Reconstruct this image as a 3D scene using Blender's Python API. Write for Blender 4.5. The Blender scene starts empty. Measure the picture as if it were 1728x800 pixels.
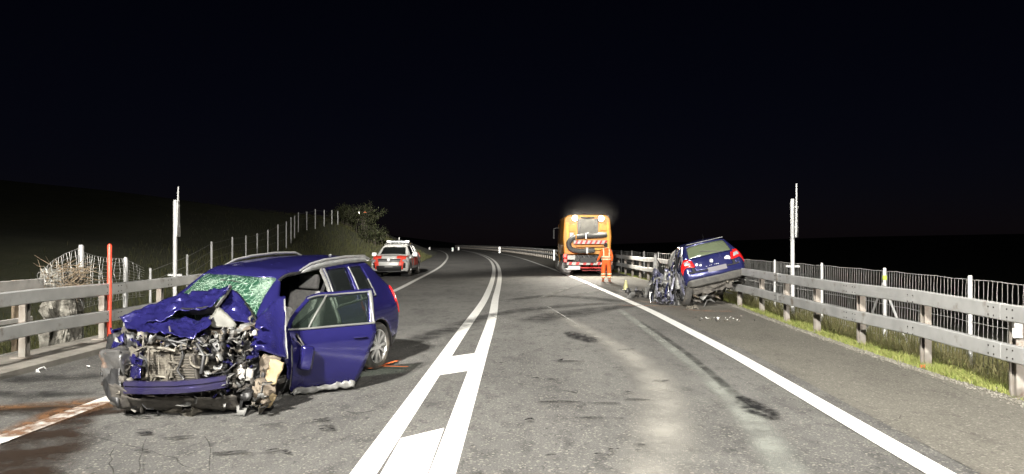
import bpy, bmesh, math, random
import numpy as np
from mathutils import Vector, Matrix, noise as mnoise

random.seed(7)
rng = np.random.default_rng(7)
R = math.radians
scene = bpy.context.scene
col = scene.collection

# ------------------------------------------------------------------ camera, sky, moon, exposure
CAM_H, FPX, CX, HY = 1.70, 1248.0, 864.0, 410.0      # photograph pixels (1728 x 800)
cam_d = bpy.data.cameras.new('camera')
cam_d.sensor_width = 36.0
cam_d.lens = 36.0 * FPX / 1728.0
cam_d.clip_start = 0.05
cam_d.clip_end = 4000
cam = bpy.data.objects.new('camera', cam_d)
cam.location = (0, 0, CAM_H)
cam.rotation_euler = (R(90) + math.atan((HY - 400) / FPX), 0, 0)
col.objects.link(cam)
scene.camera = cam

world = bpy.data.worlds.new('World')
scene.world = world
world.use_nodes = True
nt = world.node_tree
nt.nodes.clear()
sky = nt.nodes.new('ShaderNodeTexSky')
sky.sky_type = 'NISHITA'
sky.sun_disc = False
sky.sun_elevation = R(42)          # the moon, high behind the camera: a moonlit night sky
sky.sun_rotation = R(180)
bg = nt.nodes.new('ShaderNodeBackground')
bg.inputs['Strength'].default_value = 0.00012
sky.ozone_density = 4.0
sky.dust_density = 0.3
wo = nt.nodes.new('ShaderNodeOutputWorld')
tint = nt.nodes.new('ShaderNodeMix'); tint.data_type = 'RGBA'; tint.blend_type = 'MULTIPLY'
tint.inputs['Factor'].default_value = 1.0; tint.inputs['B'].default_value = (1.0, 0.72, 1.15, 1)     # town glow in the moonlit sky
nt.links.new(sky.outputs[0], tint.inputs['A'])
nt.links.new(tint.outputs['Result'], bg.inputs[0])
nt.links.new(bg.outputs[0], wo.inputs[0])

moon_d = bpy.data.lights.new('moon', 'SUN')
moon_d.energy = 0.004
moon_d.angle = R(0.5)
moon_d.color = (1.0, 0.95, 0.88)
moon = bpy.data.objects.new('moon', moon_d)
moon.rotation_euler = (R(48), 0, 0)
col.objects.link(moon)

scene.view_settings.view_transform = 'Standard'
scene.view_settings.look = 'None'
scene.view_settings.gamma = 1
scene.view_settings.use_curve_mapping = False
scene.view_settings.exposure = 2.0
scene.render.engine = 'CYCLES'
scene.cycles.use_denoising = True
scene.cycles.max_bounces = 6
scene.cycles.transparent_max_bounces = 24
scene.cycles.sample_clamp_indirect = 4.0
scene.cycles.caustics_reflective = False
scene.cycles.caustics_refractive = False

# ------------------------------------------------------------------ helpers
def P(px, py, y):
    """photo pixel seen at distance y -> point"""
    return Vector(((px - CX) * y / FPX, y, CAM_H - (py - HY) * y / FPX))

def G(px, py, z=0.0):
    """photo pixel of a point standing on the level z"""
    y = (CAM_H - z) * FPX / (py - HY)
    return Vector(((px - CX) * y / FPX, y, z))

def tag(o, label=None, cat=None, group=None, kind=None):
    if label: o['label'] = label
    if cat: o['category'] = cat
    if group: o['group'] = group
    if kind: o['kind'] = kind
    return o

def empty(name, loc=(0, 0, 0), rot=(0, 0, 0), label=None, cat=None, group=None):
    o = bpy.data.objects.new(name, None)
    o.location = loc
    o.rotation_euler = rot
    o.empty_display_size = 0.2
    col.objects.link(o)
    return tag(o, label, cat, group)

def link(name, me, parent=None, loc=None, rot=None):
    o = bpy.data.objects.new(name, me)
    col.objects.link(o)
    o.parent = parent
    if loc is not None: o.location = loc
    if rot is not None: o.rotation_euler = rot
    return o

def frame(d, up=Vector((0, 0, 1))):
    d = Vector(d).normalized()
    if abs(d.dot(up)) > 0.98: up = Vector((1, 0, 0))
    s = d.cross(up).normalized()
    return d, s, s.cross(d).normalized()

class MB:
    def __init__(s):
        s.v = []; s.f = []; s.m = []; s.uv = None
    def add(s, vs, fs, mi=0):
        b = len(s.v)
        s.v.extend([tuple(x) for x in vs])
        s.f.extend([tuple(b + i for i in f) for f in fs])
        s.m.extend([mi] * len(fs))
        return s
    def box(s, c, size, M=None, mi=0, taper=1.0):
        c = Vector(c); hx, hy, hz = [q / 2 for q in size]
        vs = []
        for z in (-1, 1):
            t = taper if z > 0 else 1
            for x, y in ((-1, -1), (1, -1), (1, 1), (-1, 1)):
                p = Vector((x * hx * t, y * hy * t, z * hz))
                if M is not None: p = M @ p
                vs.append(c + p)
        return s.add(vs, [(3, 2, 1, 0), (4, 5, 6, 7), (0, 1, 5, 4), (1, 2, 6, 5), (2, 3, 7, 6), (3, 0, 4, 7)], mi)
    def bar(s, a, b, w, h, mi=0, up=Vector((0, 0, 1))):
        a, b = Vector(a), Vector(b)
        d, sd, u = frame(b - a, up)
        vs = []
        for p in (a, b):
            for i, j in ((-1, -1), (1, -1), (1, 1), (-1, 1)):
                vs.append(p + sd * (i * w / 2) + u * (j * h / 2))
        return s.add(vs, [(3, 2, 1, 0), (4, 5, 6, 7), (0, 1, 5, 4), (1, 2, 6, 5), (2, 3, 7, 6), (3, 0, 4, 7)], mi)
    def tube(s, pts, r, n=8, mi=0, caps=True):
        pts = [Vector(p) for p in pts]
        rs = r if isinstance(r, (list, tuple)) else [r] * len(pts)
        vs = []; fs = []
        u0 = None
        for i, p in enumerate(pts):
            d = (pts[min(i + 1, len(pts) - 1)] - pts[max(i - 1, 0)])
            if d.length < 1e-9: d = Vector((0, 0, 1))
            d.normalize()
            if u0 is None:
                _, sd, u0 = frame(d)
            u0 = (u0 - d * u0.dot(d))
            if u0.length < 1e-6: _, _, u0 = frame(d)
            u0.normalize(); sd = d.cross(u0)
            for k in range(n):
                a = 2 * math.pi * k / n
                vs.append(p + (u0 * math.cos(a) + sd * math.sin(a)) * rs[i])
        for i in range(len(pts) - 1):
            for k in range(n):
                k2 = (k + 1) % n
                fs.append((i * n + k, i * n + k2, (i + 1) * n + k2, (i + 1) * n + k))
        if caps:
            fs.append(tuple(range(n - 1, -1, -1)))
            b = (len(pts) - 1) * n
            fs.append(tuple(b + k for k in range(n)))
        return s.add(vs, fs, mi)
    def lathe(s, prof, n=24, M=None, mi=0):
        """profile [(r, z)] turned about local z"""
        vs = []; fs = []
        for r, z in prof:
            for k in range(n):
                a = 2 * math.pi * k / n
                p = Vector((r * math.cos(a), r * math.sin(a), z))
                vs.append(M @ p if M is not None else p)
        for i in range(len(prof) - 1):
            for k in range(n):
                k2 = (k + 1) % n
                fs.append((i * n + k, i * n + k2, (i + 1) * n + k2, (i + 1) * n + k))
        return s.add(vs, fs, mi)
    def grid(s, A, mi=0, wrap=False):
        n, m = len(A), len(A[0])
        vs = [A[i][j] for i in range(n) for j in range(m)]
        fs = []
        for i in range(n - 1):
            for j in range(m - 1):
                fs.append((i * m + j, i * m + j + 1, (i + 1) * m + j + 1, (i + 1) * m + j))
            if wrap:
                fs.append((i * m + m - 1, i * m, (i + 1) * m, (i + 1) * m + m - 1))
        return s.add(vs, fs, mi)
    def prism(s, poly, d, mi=0):
        """flat polygon of points pushed along the vector d"""
        n = len(poly); d = Vector(d)
        vs = [Vector(p) for p in poly] + [Vector(p) + d for p in poly]
        fs = [tuple(range(n - 1, -1, -1)), tuple(range(n, 2 * n))]
        fs += [(i, (i + 1) % n, n + (i + 1) % n, n + i) for i in range(n)]
        return s.add(vs, fs, mi)
    def mesh(s, name, mats, smooth=None):
        me = bpy.data.meshes.new(name)
        me.from_pydata(s.v, [], s.f)
        for m in (mats if isinstance(mats, (list, tuple)) else [mats]):
            me.materials.append(m)
        if any(s.m): me.polygons.foreach_set('material_index', s.m)
        if s.uv is not None:
            ul = me.uv_layers.new(name='uv')
            li = np.empty(len(me.loops), dtype=np.int32)
            me.loops.foreach_get('vertex_index', li)
            ul.data.foreach_set('uv', np.asarray(s.uv, dtype=np.float32)[li].ravel())
        if smooth is not None:
            me.polygons.foreach_set('use_smooth', [True] * len(me.polygons))
            if smooth < 179: me.set_sharp_from_angle(angle=R(smooth))
        me.update()
        return me
    def build(s, name, mats, parent=None, smooth=None, loc=None, rot=None, bevel=0, solid=0, fix=True):
        me = s.mesh(name, mats, smooth)
        if fix:
            bm = bmesh.new(); bm.from_mesh(me)
            bmesh.ops.recalc_face_normals(bm, faces=bm.faces)
            bm.to_mesh(me); bm.free()
        o = link(name, me, parent, loc, rot)
        if solid:
            md = o.modifiers.new('solid', 'SOLIDIFY'); md.thickness = solid; md.offset = -1
        if bevel:
            md = o.modifiers.new('bevel', 'BEVEL'); md.width = bevel; md.segments = 2; md.limit_method = 'ANGLE'; md.angle_limit = R(40)
        return o

# ------------------------------------------------------------------ materials
def mat(name, c1, c2=None, scale=6.0, rough=0.6, metal=0.0, bump=0.0, bscale=40.0, coat=0.0, rvar=0.0, emit=None, detail=4, spec=0.5, dirt=None, dscale=3.0, dthr=0.5):
    m = bpy.data.materials.new(name); m.use_nodes = True
    t = m.node_tree; b = t.nodes['Principled BSDF']
    tc = t.nodes.new('ShaderNodeTexCoord')
    b.inputs['Roughness'].default_value = rough
    b.inputs['Metallic'].default_value = metal
    b.inputs['Coat Weight'].default_value = coat
    b.inputs['Coat Roughness'].default_value = 0.08
    b.inputs['Specular IOR Level'].default_value = spec
    c2 = c2 or tuple(q * 0.75 for q in c1)
    n = t.nodes.new('ShaderNodeTexNoise'); n.inputs['Scale'].default_value = scale; n.inputs['Detail'].default_value = detail
    t.links.new(tc.outputs['Object'], n.inputs['Vector'])
    r = t.nodes.new('ShaderNodeValToRGB')
    r.color_ramp.elements[0].position = 0.32; r.color_ramp.elements[1].position = 0.68
    r.color_ramp.elements[0].color = (*c1, 1); r.color_ramp.elements[1].color = (*c2, 1)
    t.links.new(n.outputs['Fac'], r.inputs['Fac'])
    out = r.outputs['Color']
    if dirt:
        n2 = t.nodes.new('ShaderNodeTexNoise'); n2.inputs['Scale'].default_value = dscale; n2.inputs['Detail'].default_value = 8
        n2.inputs['Roughness'].default_value = 0.65
        t.links.new(tc.outputs['Object'], n2.inputs['Vector'])
        r2 = t.nodes.new('ShaderNodeMapRange'); r2.inputs['From Min'].default_value = dthr; r2.inputs['From Max'].default_value = dthr + 0.14
        t.links.new(n2.outputs['Fac'], r2.inputs['Value'])
        mx = t.nodes.new('ShaderNodeMix'); mx.data_type = 'RGBA'
        t.links.new(r2.outputs[0], mx.inputs['Factor']); t.links.new(out, mx.inputs['A'])
        mx.inputs['B'].default_value = (*dirt, 1)
        out = mx.outputs['Result']
        if rvar:
            r3 = t.nodes.new('ShaderNodeMapRange'); r3.inputs['To Min'].default_value = rough; r3.inputs['To Max'].default_value = rough + rvar
            t.links.new(r2.outputs[0], r3.inputs['Value']); t.links.new(r3.outputs[0], b.inputs['Roughness'])
    t.links.new(out, b.inputs['Base Color'])
    if bump:
        nb = t.nodes.new('ShaderNodeTexNoise'); nb.inputs['Scale'].default_value = bscale; nb.inputs['Detail'].default_value = 3
        t.links.new(tc.outputs['Object'], nb.inputs['Vector'])
        bp = t.nodes.new('ShaderNodeBump'); bp.inputs['Strength'].default_value = 1.0; bp.inputs['Distance'].default_value = bump
        t.links.new(nb.outputs['Fac'], bp.inputs['Height']); t.links.new(bp.outputs['Normal'], b.inputs['Normal'])
    if emit:
        b.inputs['Emission Color'].default_value = (*emit[0], 1); b.inputs['Emission Strength'].default_value = emit[1]
    return m

def glass_mat(name, tint, alpha, rough=0.05, crack=0.0):
    """window glass: glossy film over a part-transparent tint; crack > 0 gives a shattered, whitened pane"""
    m = bpy.data.materials.new(name); m.use_nodes = True
    t = m.node_tree; b = t.nodes['Principled BSDF']; out = t.nodes['Material Output']
    b.inputs['Base Color'].default_value = (*tint, 1); b.inputs['Roughness'].default_value = rough
    b.inputs['Coat Weight'].default_value = 0.6
    tr = t.nodes.new('ShaderNodeBsdfTransparent'); tr.inputs['Color'].default_value = (0.62, 0.70, 0.64, 1)
    mx = t.nodes.new('ShaderNodeMixShader')
    mx.inputs[0].default_value = alpha
    t.links.new(tr.outputs[0], mx.inputs[1]); t.links.new(b.outputs[0], mx.inputs[2]); t.links.new(mx.outputs[0], out.inputs['Surface'])
    if crack:
        tc = t.nodes.new('ShaderNodeTexCoord')
        wn = t.nodes.new('ShaderNodeTexNoise'); wn.inputs['Scale'].default_value = 5
        t.links.new(tc.outputs['Object'], wn.inputs['Vector'])
        ad = t.nodes.new('ShaderNodeMix'); ad.data_type = 'RGBA'; ad.blend_type = 'LINEAR_LIGHT'; ad.inputs['Factor'].default_value = 0.12
        t.links.new(tc.outputs['Object'], ad.inputs['A']); t.links.new(wn.outputs['Color'], ad.inputs['B'])
        fs = []
        for sc, w in ((17.0, 0.05), (55.0, 0.20)):
            vo = t.nodes.new('ShaderNodeTexVoronoi'); vo.feature = 'DISTANCE_TO_EDGE'; vo.inputs['Scale'].default_value = sc
            t.links.new(ad.outputs['Result'], vo.inputs['Vector'])
            mr = t.nodes.new('ShaderNodeMapRange'); mr.inputs['From Min'].default_value = 0.0; mr.inputs['From Max'].default_value = w
            mr.inputs['To Min'].default_value = 1.0; mr.inputs['To Max'].default_value = 0.0
            t.links.new(vo.outputs['Distance'], mr.inputs['Value']); fs.append(mr)
        n2 = t.nodes.new('ShaderNodeTexNoise'); n2.inputs['Scale'].default_value = 3.5; n2.inputs['Detail'].default_value = 5
        t.links.new(tc.outputs['Object'], n2.inputs['Vector'])
        mr2 = t.nodes.new('ShaderNodeMapRange'); mr2.inputs['From Min'].default_value = 0.44; mr2.inputs['From Max'].default_value = 0.66
        t.links.new(n2.outputs['Fac'], mr2.inputs['Value'])
        mu = t.nodes.new('ShaderNodeMath'); mu.operation = 'MULTIPLY'
        t.links.new(fs[1].outputs[0], mu.inputs[0]); t.links.new(mr2.outputs[0], mu.inputs[1])
        mxx = t.nodes.new('ShaderNodeMath'); mxx.operation = 'MAXIMUM'
        hf = t.nodes.new('ShaderNodeMath'); hf.operation = 'MULTIPLY'; hf.inputs[1].default_value = 0.8
        t.links.new(fs[0].outputs[0], hf.inputs[0]); t.links.new(hf.outputs[0], mxx.inputs[0]); t.links.new(mu.outputs[0], mxx.inputs[1])
        cm = t.nodes.new('ShaderNodeMix'); cm.data_type = 'RGBA'
        cm.inputs['A'].default_value = (*tint, 1); cm.inputs['B'].default_value = (0.50, 0.62, 0.52, 1)
        t.links.new(mxx.outputs[0], cm.inputs['Factor']); t.links.new(cm.outputs['Result'], b.inputs['Base Color'])
        mf = t.nodes.new('ShaderNodeMapRange'); mf.inputs['To Min'].default_value = alpha; mf.inputs['To Max'].default_value = 0.85
        t.links.new(mxx.outputs[0], mf.inputs['Value']); t.links.new(mf.outputs[0], mx.inputs[0])
        vb = t.nodes.new('ShaderNodeTexVoronoi'); vb.inputs['Scale'].default_value = 30
        t.links.new(ad.outputs['Result'], vb.inputs['Vector'])
        bp = t.nodes.new('ShaderNodeBump'); bp.inputs['Strength'].default_value = 1.0; bp.inputs['Distance'].default_value = 0.03
        t.links.new(vb.outputs['Color'], bp.inputs['Height']); t.links.new(bp.outputs['Normal'], b.inputs['Normal'])
        b.inputs['Roughness'].default_value = 0.15
    return m

def decal_mat(name, c, alpha, nscale=2.0, lo=0.35, hi=0.65, rough=0.8, edge=0.35, stretch=(1, 1, 1), spec=0.4):
    """a stain or paint smear: soft ragged edge broken up by noise"""
    m = bpy.data.materials.new(name); m.use_nodes = True
    t = m.node_tree; b = t.nodes['Principled BSDF']; out = t.nodes['Material Output']
    b.inputs['Base Color'].default_value = (*c, 1); b.inputs['Roughness'].default_value = rough
    b.inputs['Specular IOR Level'].default_value = spec
    tc = t.nodes.new('ShaderNodeTexCoord'); sp = t.nodes.new('ShaderNodeSeparateXYZ')
    t.links.new(tc.outputs['UV'], sp.inputs[0])
    def ramp(sock, e):
        a = t.nodes.new('ShaderNodeMath'); a.operation = 'PINGPONG'; a.inputs[1].default_value = 0.5
        t.links.new(sock, a.inputs[0])
        r = t.nodes.new('ShaderNodeMapRange'); r.interpolation_type = 'SMOOTHSTEP'; r.inputs['From Max'].default_value = max(e, 0.001)
        t.links.new(a.outputs[0], r.inputs['Value']); return r.outputs[0]
    ev = ramp(sp.outputs['Y'], edge); eu = ramp(sp.outputs['X'], 0.12)
    mp = t.nodes.new('ShaderNodeMapping'); mp.inputs['Scale'].default_value = stretch
    t.links.new(tc.outputs['Object'], mp.inputs['Vector'])
    n = t.nodes.new('ShaderNodeTexNoise'); n.inputs['Scale'].default_value = nscale; n.inputs['Detail'].default_value = 7; n.inputs['Roughness'].default_value = 0.62
    t.links.new(mp.outputs[0], n.inputs['Vector'])
    r = t.nodes.new('ShaderNodeMapRange'); r.inputs['From Min'].default_value = lo; r.inputs['From Max'].default_value = hi
    t.links.new(n.outputs['Fac'], r.inputs['Value'])
    f = eu
    for q in (ev, r.outputs[0]):
        mu = t.nodes.new('ShaderNodeMath'); mu.operation = 'MULTIPLY'
        t.links.new(f, mu.inputs[0]); t.links.new(q, mu.inputs[1]); f = mu.outputs[0]
    mu = t.nodes.new('ShaderNodeMath'); mu.operation = 'MULTIPLY'; mu.inputs[1].default_value = alpha
    t.links.new(f, mu.inputs[0])
    tr = t.nodes.new('ShaderNodeBsdfTransparent'); mx = t.nodes.new('ShaderNodeMixShader')
    t.links.new(mu.outputs[0], mx.inputs[0]); t.links.new(tr.outputs[0], mx.inputs[1]); t.links.new(b.outputs[0], mx.inputs[2])
    t.links.new(mx.outputs[0], out.inputs['Surface'])
    return m

def asphalt_mat(name, lo, hi, patch, pthr=0.52):
    m = bpy.data.materials.new(name); m.use_nodes = True
    t = m.node_tree; b = t.nodes['Principled BSDF']
    b.inputs['Roughness'].default_value = 0.82; b.inputs['Specular IOR Level'].default_value = 0.3
    tc = t.nodes.new('ShaderNodeTexCoord')
    def noise(sc, det, vec=None, rough=0.5):
        n = t.nodes.new('ShaderNodeTexNoise'); n.inputs['Scale'].default_value = sc; n.inputs['Detail'].default_value = det; n.inputs['Roughness'].default_value = rough
        t.links.new(vec or tc.outputs['Object'], n.inputs['Vector']); return n.outputs['Fac']
    r = t.nodes.new('ShaderNodeValToRGB')
    r.color_ramp.elements[0].position = 0.3; r.color_ramp.elements[1].position = 0.72
    r.color_ramp.elements[0].color = (*lo, 1); r.color_ramp.elements[1].color = (*hi, 1)
    t.links.new(noise(75, 3), r.inputs['Fac'])
    out = r.outputs['Color']
    mp = t.nodes.new('ShaderNodeMapping'); mp.inputs['Scale'].default_value = (1.0, 0.45, 1.0)
    t.links.new(tc.outputs['Object'], mp.inputs['Vector'])
    for sc, f0, f1, tint in ((0.35, 0.42, 0.62, patch), (1.6, 0.48, 0.66, tuple(q * .9 + .1 for q in patch)), (5.0, pthr, pthr + 0.12, patch), (14.0, 0.58, 0.66, tuple(q * 0.75 for q in patch))):
        mr = t.nodes.new('ShaderNodeMapRange'); mr.inputs['From Min'].default_value = f0; mr.inputs['From Max'].default_value = f1; mr.inputs['To Max'].default_value = 0.62
        t.links.new(noise(sc, 6, mp.outputs[0], 0.6), mr.inputs['Value'])
        mx = t.nodes.new('ShaderNodeMix'); mx.data_type = 'RGBA'; mx.blend_type = 'MULTIPLY'
        t.links.new(mr.outputs[0], mx.inputs['Factor']); t.links.new(out, mx.inputs['A']); mx.inputs['B'].default_value = (*tint, 1)
        out = mx.outputs['Result']
    # pale stone chips
    vo = t.nodes.new('ShaderNodeTexVoronoi'); vo.inputs['Scale'].default_value = 60
    t.links.new(tc.outputs['Object'], vo.inputs['Vector'])
    mr = t.nodes.new('ShaderNodeMapRange'); mr.inputs['From Min'].default_value = 0.86; mr.inputs['From Max'].default_value = 0.98; mr.inputs['To Max'].default_value = 0.75
    sp = t.nodes.new('ShaderNodeSeparateColor'); t.links.new(vo.outputs['Color'], sp.inputs[0])
    t.links.new(sp.outputs[0], mr.inputs['Value'])
    mx = t.nodes.new('ShaderNodeMix'); mx.data_type = 'RGBA'
    t.links.new(mr.outputs[0], mx.inputs['Factor']); t.links.new(out, mx.inputs['A']); mx.inputs['B'].default_value = (0.24, 0.23, 0.20, 1)
    out = mx.outputs['Result']
    t.links.new(out, b.inputs['Base Color'])
    bp = t.nodes.new('ShaderNodeBump'); bp.inputs['Strength'].default_value = 1; bp.inputs['Distance'].default_value = 0.006
    t.links.new(noise(110, 2), bp.inputs['Height']); t.links.new(bp.outputs['Normal'], b.inputs['Normal'])
    return m

M = {}
M['asphalt'] = asphalt_mat('asphalt', (0.072, 0.071, 0.067), (0.166, 0.163, 0.153), (0.50, 0.50, 0.51))
M['asphalt_old'] = asphalt_mat('asphalt_old', (0.092, 0.087, 0.074), (0.165, 0.156, 0.133), (0.72, 0.72, 0.72), 0.56)
M['paint'] = mat('road_paint', (0.78, 0.78, 0.75), (0.60, 0.60, 0.57), 12, 0.55, bump=0.002, bscale=90, dirt=(0.24, 0.235, 0.22), dscale=26, dthr=0.57)
M['steel'] = mat('galvanised_steel', (0.47, 0.475, 0.465), (0.36, 0.365, 0.36), 3, 0.5, 0.25, 0.0008, 60, dirt=(0.22, 0.19, 0.155), dscale=2.6, dthr=0.56, rvar=0.2)
M['post'] = mat('post_steel', (0.30, 0.28, 0.25), (0.22, 0.19, 0.16), 7, 0.6, 0.25, 0.001, 50, dirt=(0.13, 0.075, 0.045), dscale=6, dthr=0.57)
M['wire'] = mat('fence_wire', (0.42, 0.42, 0.40), (0.32, 0.32, 0.31), 6, 0.5, 0.2)
M['pole'] = mat('pole_grey', (0.46, 0.465, 0.46), (0.40, 0.405, 0.40), 2, 0.55, 0.15)
M['bolt'] = mat('bolt_dark', (0.04, 0.04, 0.04), (0.07, 0.06, 0.05), 30, 0.5, 0.6)
M['concrete'] = mat('concrete', (0.24, 0.225, 0.195), (0.17, 0.16, 0.14), 4, 0.9, 0, 0.004, 25, dirt=(0.14, 0.13, 0.11), dscale=3, dthr=0.56)
M['earth'] = mat('verge_ground', (0.070, 0.072, 0.036), (0.045, 0.052, 0.022), 0.8, 0.95, 0, 0.03, 5, dirt=(0.075, 0.068, 0.045), dscale=2, dthr=0.55)
M['gravel'] = mat('gravel', (0.26, 0.25, 0.21), (0.11, 0.10, 0.085), 45, 0.95, 0, 0.02, 60)
M['grass'] = mat('grass_blades', (0.16, 0.21, 0.045), (0.25, 0.25, 0.085), 9, 0.7, spec=0.25, dirt=(0.30, 0.26, 0.13), dscale=14, dthr=0.56)
M['grass_dry'] = mat('tall_grass', (0.075, 0.085, 0.028), (0.13, 0.11, 0.055), 7, 0.8, spec=0.2)
M['red_paint'] = mat('red_orange_paint', (0.72, 0.07, 0.03), (0.60, 0.05, 0.025), 8, 0.45, bump=0.001)
M['white_plastic'] = mat('white_plastic', (0.72, 0.72, 0.70), (0.62, 0.62, 0.60), 6, 0.4)
M['wood'] = mat('weathered_wood', (0.22, 0.17, 0.11), (0.13, 0.10, 0.07), 9, 0.85, bump=0.004, bscale=30)
M['dark'] = mat('black_plastic', (0.012, 0.012, 0.013), (0.02, 0.02, 0.02), 10, 0.5)
M['gap'] = mat('panel_gap', (0.006, 0.006, 0.007), None, 5, 0.8)
M['rubber'] = mat('tyre_rubber', (0.022, 0.021, 0.020), (0.04, 0.038, 0.034), 14, 0.85, bump=0.002, bscale=70, dirt=(0.085, 0.075, 0.06), dscale=5, dthr=0.5)
M['alloy'] = mat('alloy_rim', (0.55, 0.55, 0.54), (0.42, 0.42, 0.41), 8, 0.35, 0.7, dirt=(0.20, 0.18, 0.15), dscale=6, dthr=0.58)

# ------------------------------------------------------------------ the road's line (fitted to the lane markings)
_cy = [-60, -20, 0, 11, 20, 35, 53, 78, 105, 141, 180, 212, 255, 300, 345, 400]
_cx = [-1.2, -0.95, -0.86, -0.74, -0.66, -0.75, -1.15, -2.3, -4.3, -7.9, -13.0, -19.0, -30, -46, -68, -105]
def pchip(xs, ys):
    xs = np.array(xs, float); ys = np.array(ys, float)
    h = np.diff(xs); d = np.diff(ys) / h
    m = np.zeros(len(xs)); m[0] = d[0]; m[-1] = d[-1]
    for i in range(1, len(xs) - 1):
        m[i] = 0 if d[i - 1] * d[i] <= 0 else (d[i - 1] * h[i] + d[i] * h[i - 1]) / (h[i - 1] + h[i])
    def f(x):
        x = np.asarray(x, float); i = np.clip(np.searchsorted(xs, x) - 1, 0, len(xs) - 2)
        t = (x - xs[i]) / h[i]
        return ((2*t**3 - 3*t**2 + 1) * ys[i] + (t**3 - 2*t**2 + t) * h[i] * m[i] + (-2*t**3 + 3*t**2) * ys[i+1] + (t**3 - t**2) * h[i] * m[i+1])
    return f
CEN = pchip(_cy, _cx)
LOFF = pchip([-60, 0, 25, 34, 47, 70, 112, 163, 400], [-3.63, -3.63, -3.47, -3.65, -3.85, -4.4, -5.0, -5.4, -5.6])
ROFF = pchip([-60, 5.5, 12.7, 17.5, 22, 39, 62, 106, 146, 400], [3.9, 3.95, 4.12, 4.12, 4.05, 3.78, 3.5, 3.6, 3.3, 3.3])
GAPH = pchip([-60, 5.4, 11, 15, 23.6, 40, 400], [0.295, 0.290, 0.262, 0.245, 0.155, 0.165, 0.2])     # half distance between the two centre lines
YS = np.concatenate([np.arange(-40, 60, 1.0), np.arange(60, 200, 3.0), np.arange(200, 400, 8.0)])

def strip(name, fl, fr, z, m, ys=YS, parent=None):
    mb = MB(); A = []
    for y in ys:
        A.append([(float(fl(y)), y, z), (float(fr(y)), y, z)])
    return mb.grid(A).build(name, m, parent)

ROAD_L = lambda y: CEN(y) + LOFF(y) - 2.0
road = strip('road', ROAD_L, lambda y: CEN(y) + ROFF(y) + 0.35, 0.0, M['asphalt']); tag(road, kind='structure')
SHO = pchip([-60, 7, 12, 17, 21, 45, 78, 400], [5.3, 5.32, 5.42, 5.7, 5.98, 5.85, 4.6, 4.6])
def SHR(y):
    return np.where(np.asarray(y) < 60, SHO(y), CEN(y) + 6.5)
shoulder = strip('shoulder', lambda y: CEN(y) + ROFF(y) + 0.30, SHR, 0.004, M['asphalt_old']); tag(shoulder, kind='structure')
W = 0.105
strip('edge_line', lambda y: CEN(y) + LOFF(y) - W, lambda y: CEN(y) + LOFF(y) + W, 0.015, M['paint'], parent=road)
strip('edge_line', lambda y: CEN(y) + ROFF(y) - W - 0.01, lambda y: CEN(y) + ROFF(y) + W, 0.012, M['paint'], parent=road)
for sgn in (-1, 1):
    strip('centre_line', lambda y: CEN(y) + sgn * GAPH(y) - 0.1, lambda y: CEN(y) + sgn * GAPH(y) + 0.1, 0.006, M['paint'], parent=road)
for y0, y1 in ((9.47, 11.05), (4.4, 6.43)):
    mb = MB(); mb.add([(-0.965 + 0.02 * (y0 > 8), y0, 0.007), (-0.62 + 0.07 * (y0 > 8), y0 + 0.36, 0.007), (-0.62 + 0.07 * (y0 > 8), y1 + 0.36, 0.007), (-0.965 + 0.05 * (y0 > 8), y1, 0.007)], [(0, 1, 2, 3)])
    mb.build('marking_bar', M['paint'], road)

# ground
_ky = [-60, 14, 22, 30, 46, 50, 58, 63, 73, 95, 140, 200, 900]
_kv = [-0.02, -0.02, 0.06, 0.125, 0.137, 0.17, 0.24, 0.28, 0.40, 0.40, 0.34, 0.26, 0.22]
KB = pchip(_ky, _kv)
def ground_z(x, y):
    yc = min(max(y, -60), 399)
    c = float(CEN(yc)); wl = 6.3 if y < 150 else 9.0
    s = (c - wl) - x
    if s > 0:
        k = float(KB(min(max(y, -60), 900)))
        z = -0.10 - 0.22 * min(s, 1) * (1 if y < 22 else max(0, 1 - (y - 22) / 6)) + k * min(s, 11) + 0.12 * max(s - 11, 0) + 0.12 * math.sin(x * 0.21 + y * 0.13) * min(s / 6, 1)
        if s < 1.2 and y > 28: z = max(z, -0.1)
        return z
    s = x - (c + (6.2 if y < 150 else 9.0))
    if s > 0:
        near = -0.06 - 0.10 * min(s, 2) - 0.16 * max(s - 2, 0)
        return max(near, -7.0) + (0.03 * max(s - 90, 0))
    return -0.10 if y < 150 else -0.4
def axis(segs):
    out = []
    for a, b, d in segs: out += list(np.arange(a, b, d))
    return out + [segs[-1][1]]
gx = axis([(-700, -200, 50), (-200, -60, 8), (-60, -24, 3), (-24, 12, 0.5), (12, 30, 2), (30, 100, 8), (100, 700, 60)])
gy = axis([(-60, 0, 6), (0, 30, 0.75), (30, 110, 2.0), (110, 400, 8), (400, 1500, 90)])
mb = MB(); mb.grid([[(x, y, ground_z(x, y)) for x in gx] for y in gy])
ground = mb.build('ground', M['earth'], smooth=180); tag(ground, kind='structure')

# kerb strip with the rail on it, left
mb = MB(); A = []
for y in np.arange(-2, 14.6, 0.6):
    A.append([(-7.25, y, -0.4), (-7.25, y, 0.085), (-6.46, y, 0.075), (-6.42, y, 0.055), (-6.41, y, -0.05)])
kerb = mb.grid(A).build('kerb_strip', M['concrete'], smooth=30); tag(kerb, kind='structure')
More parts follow.
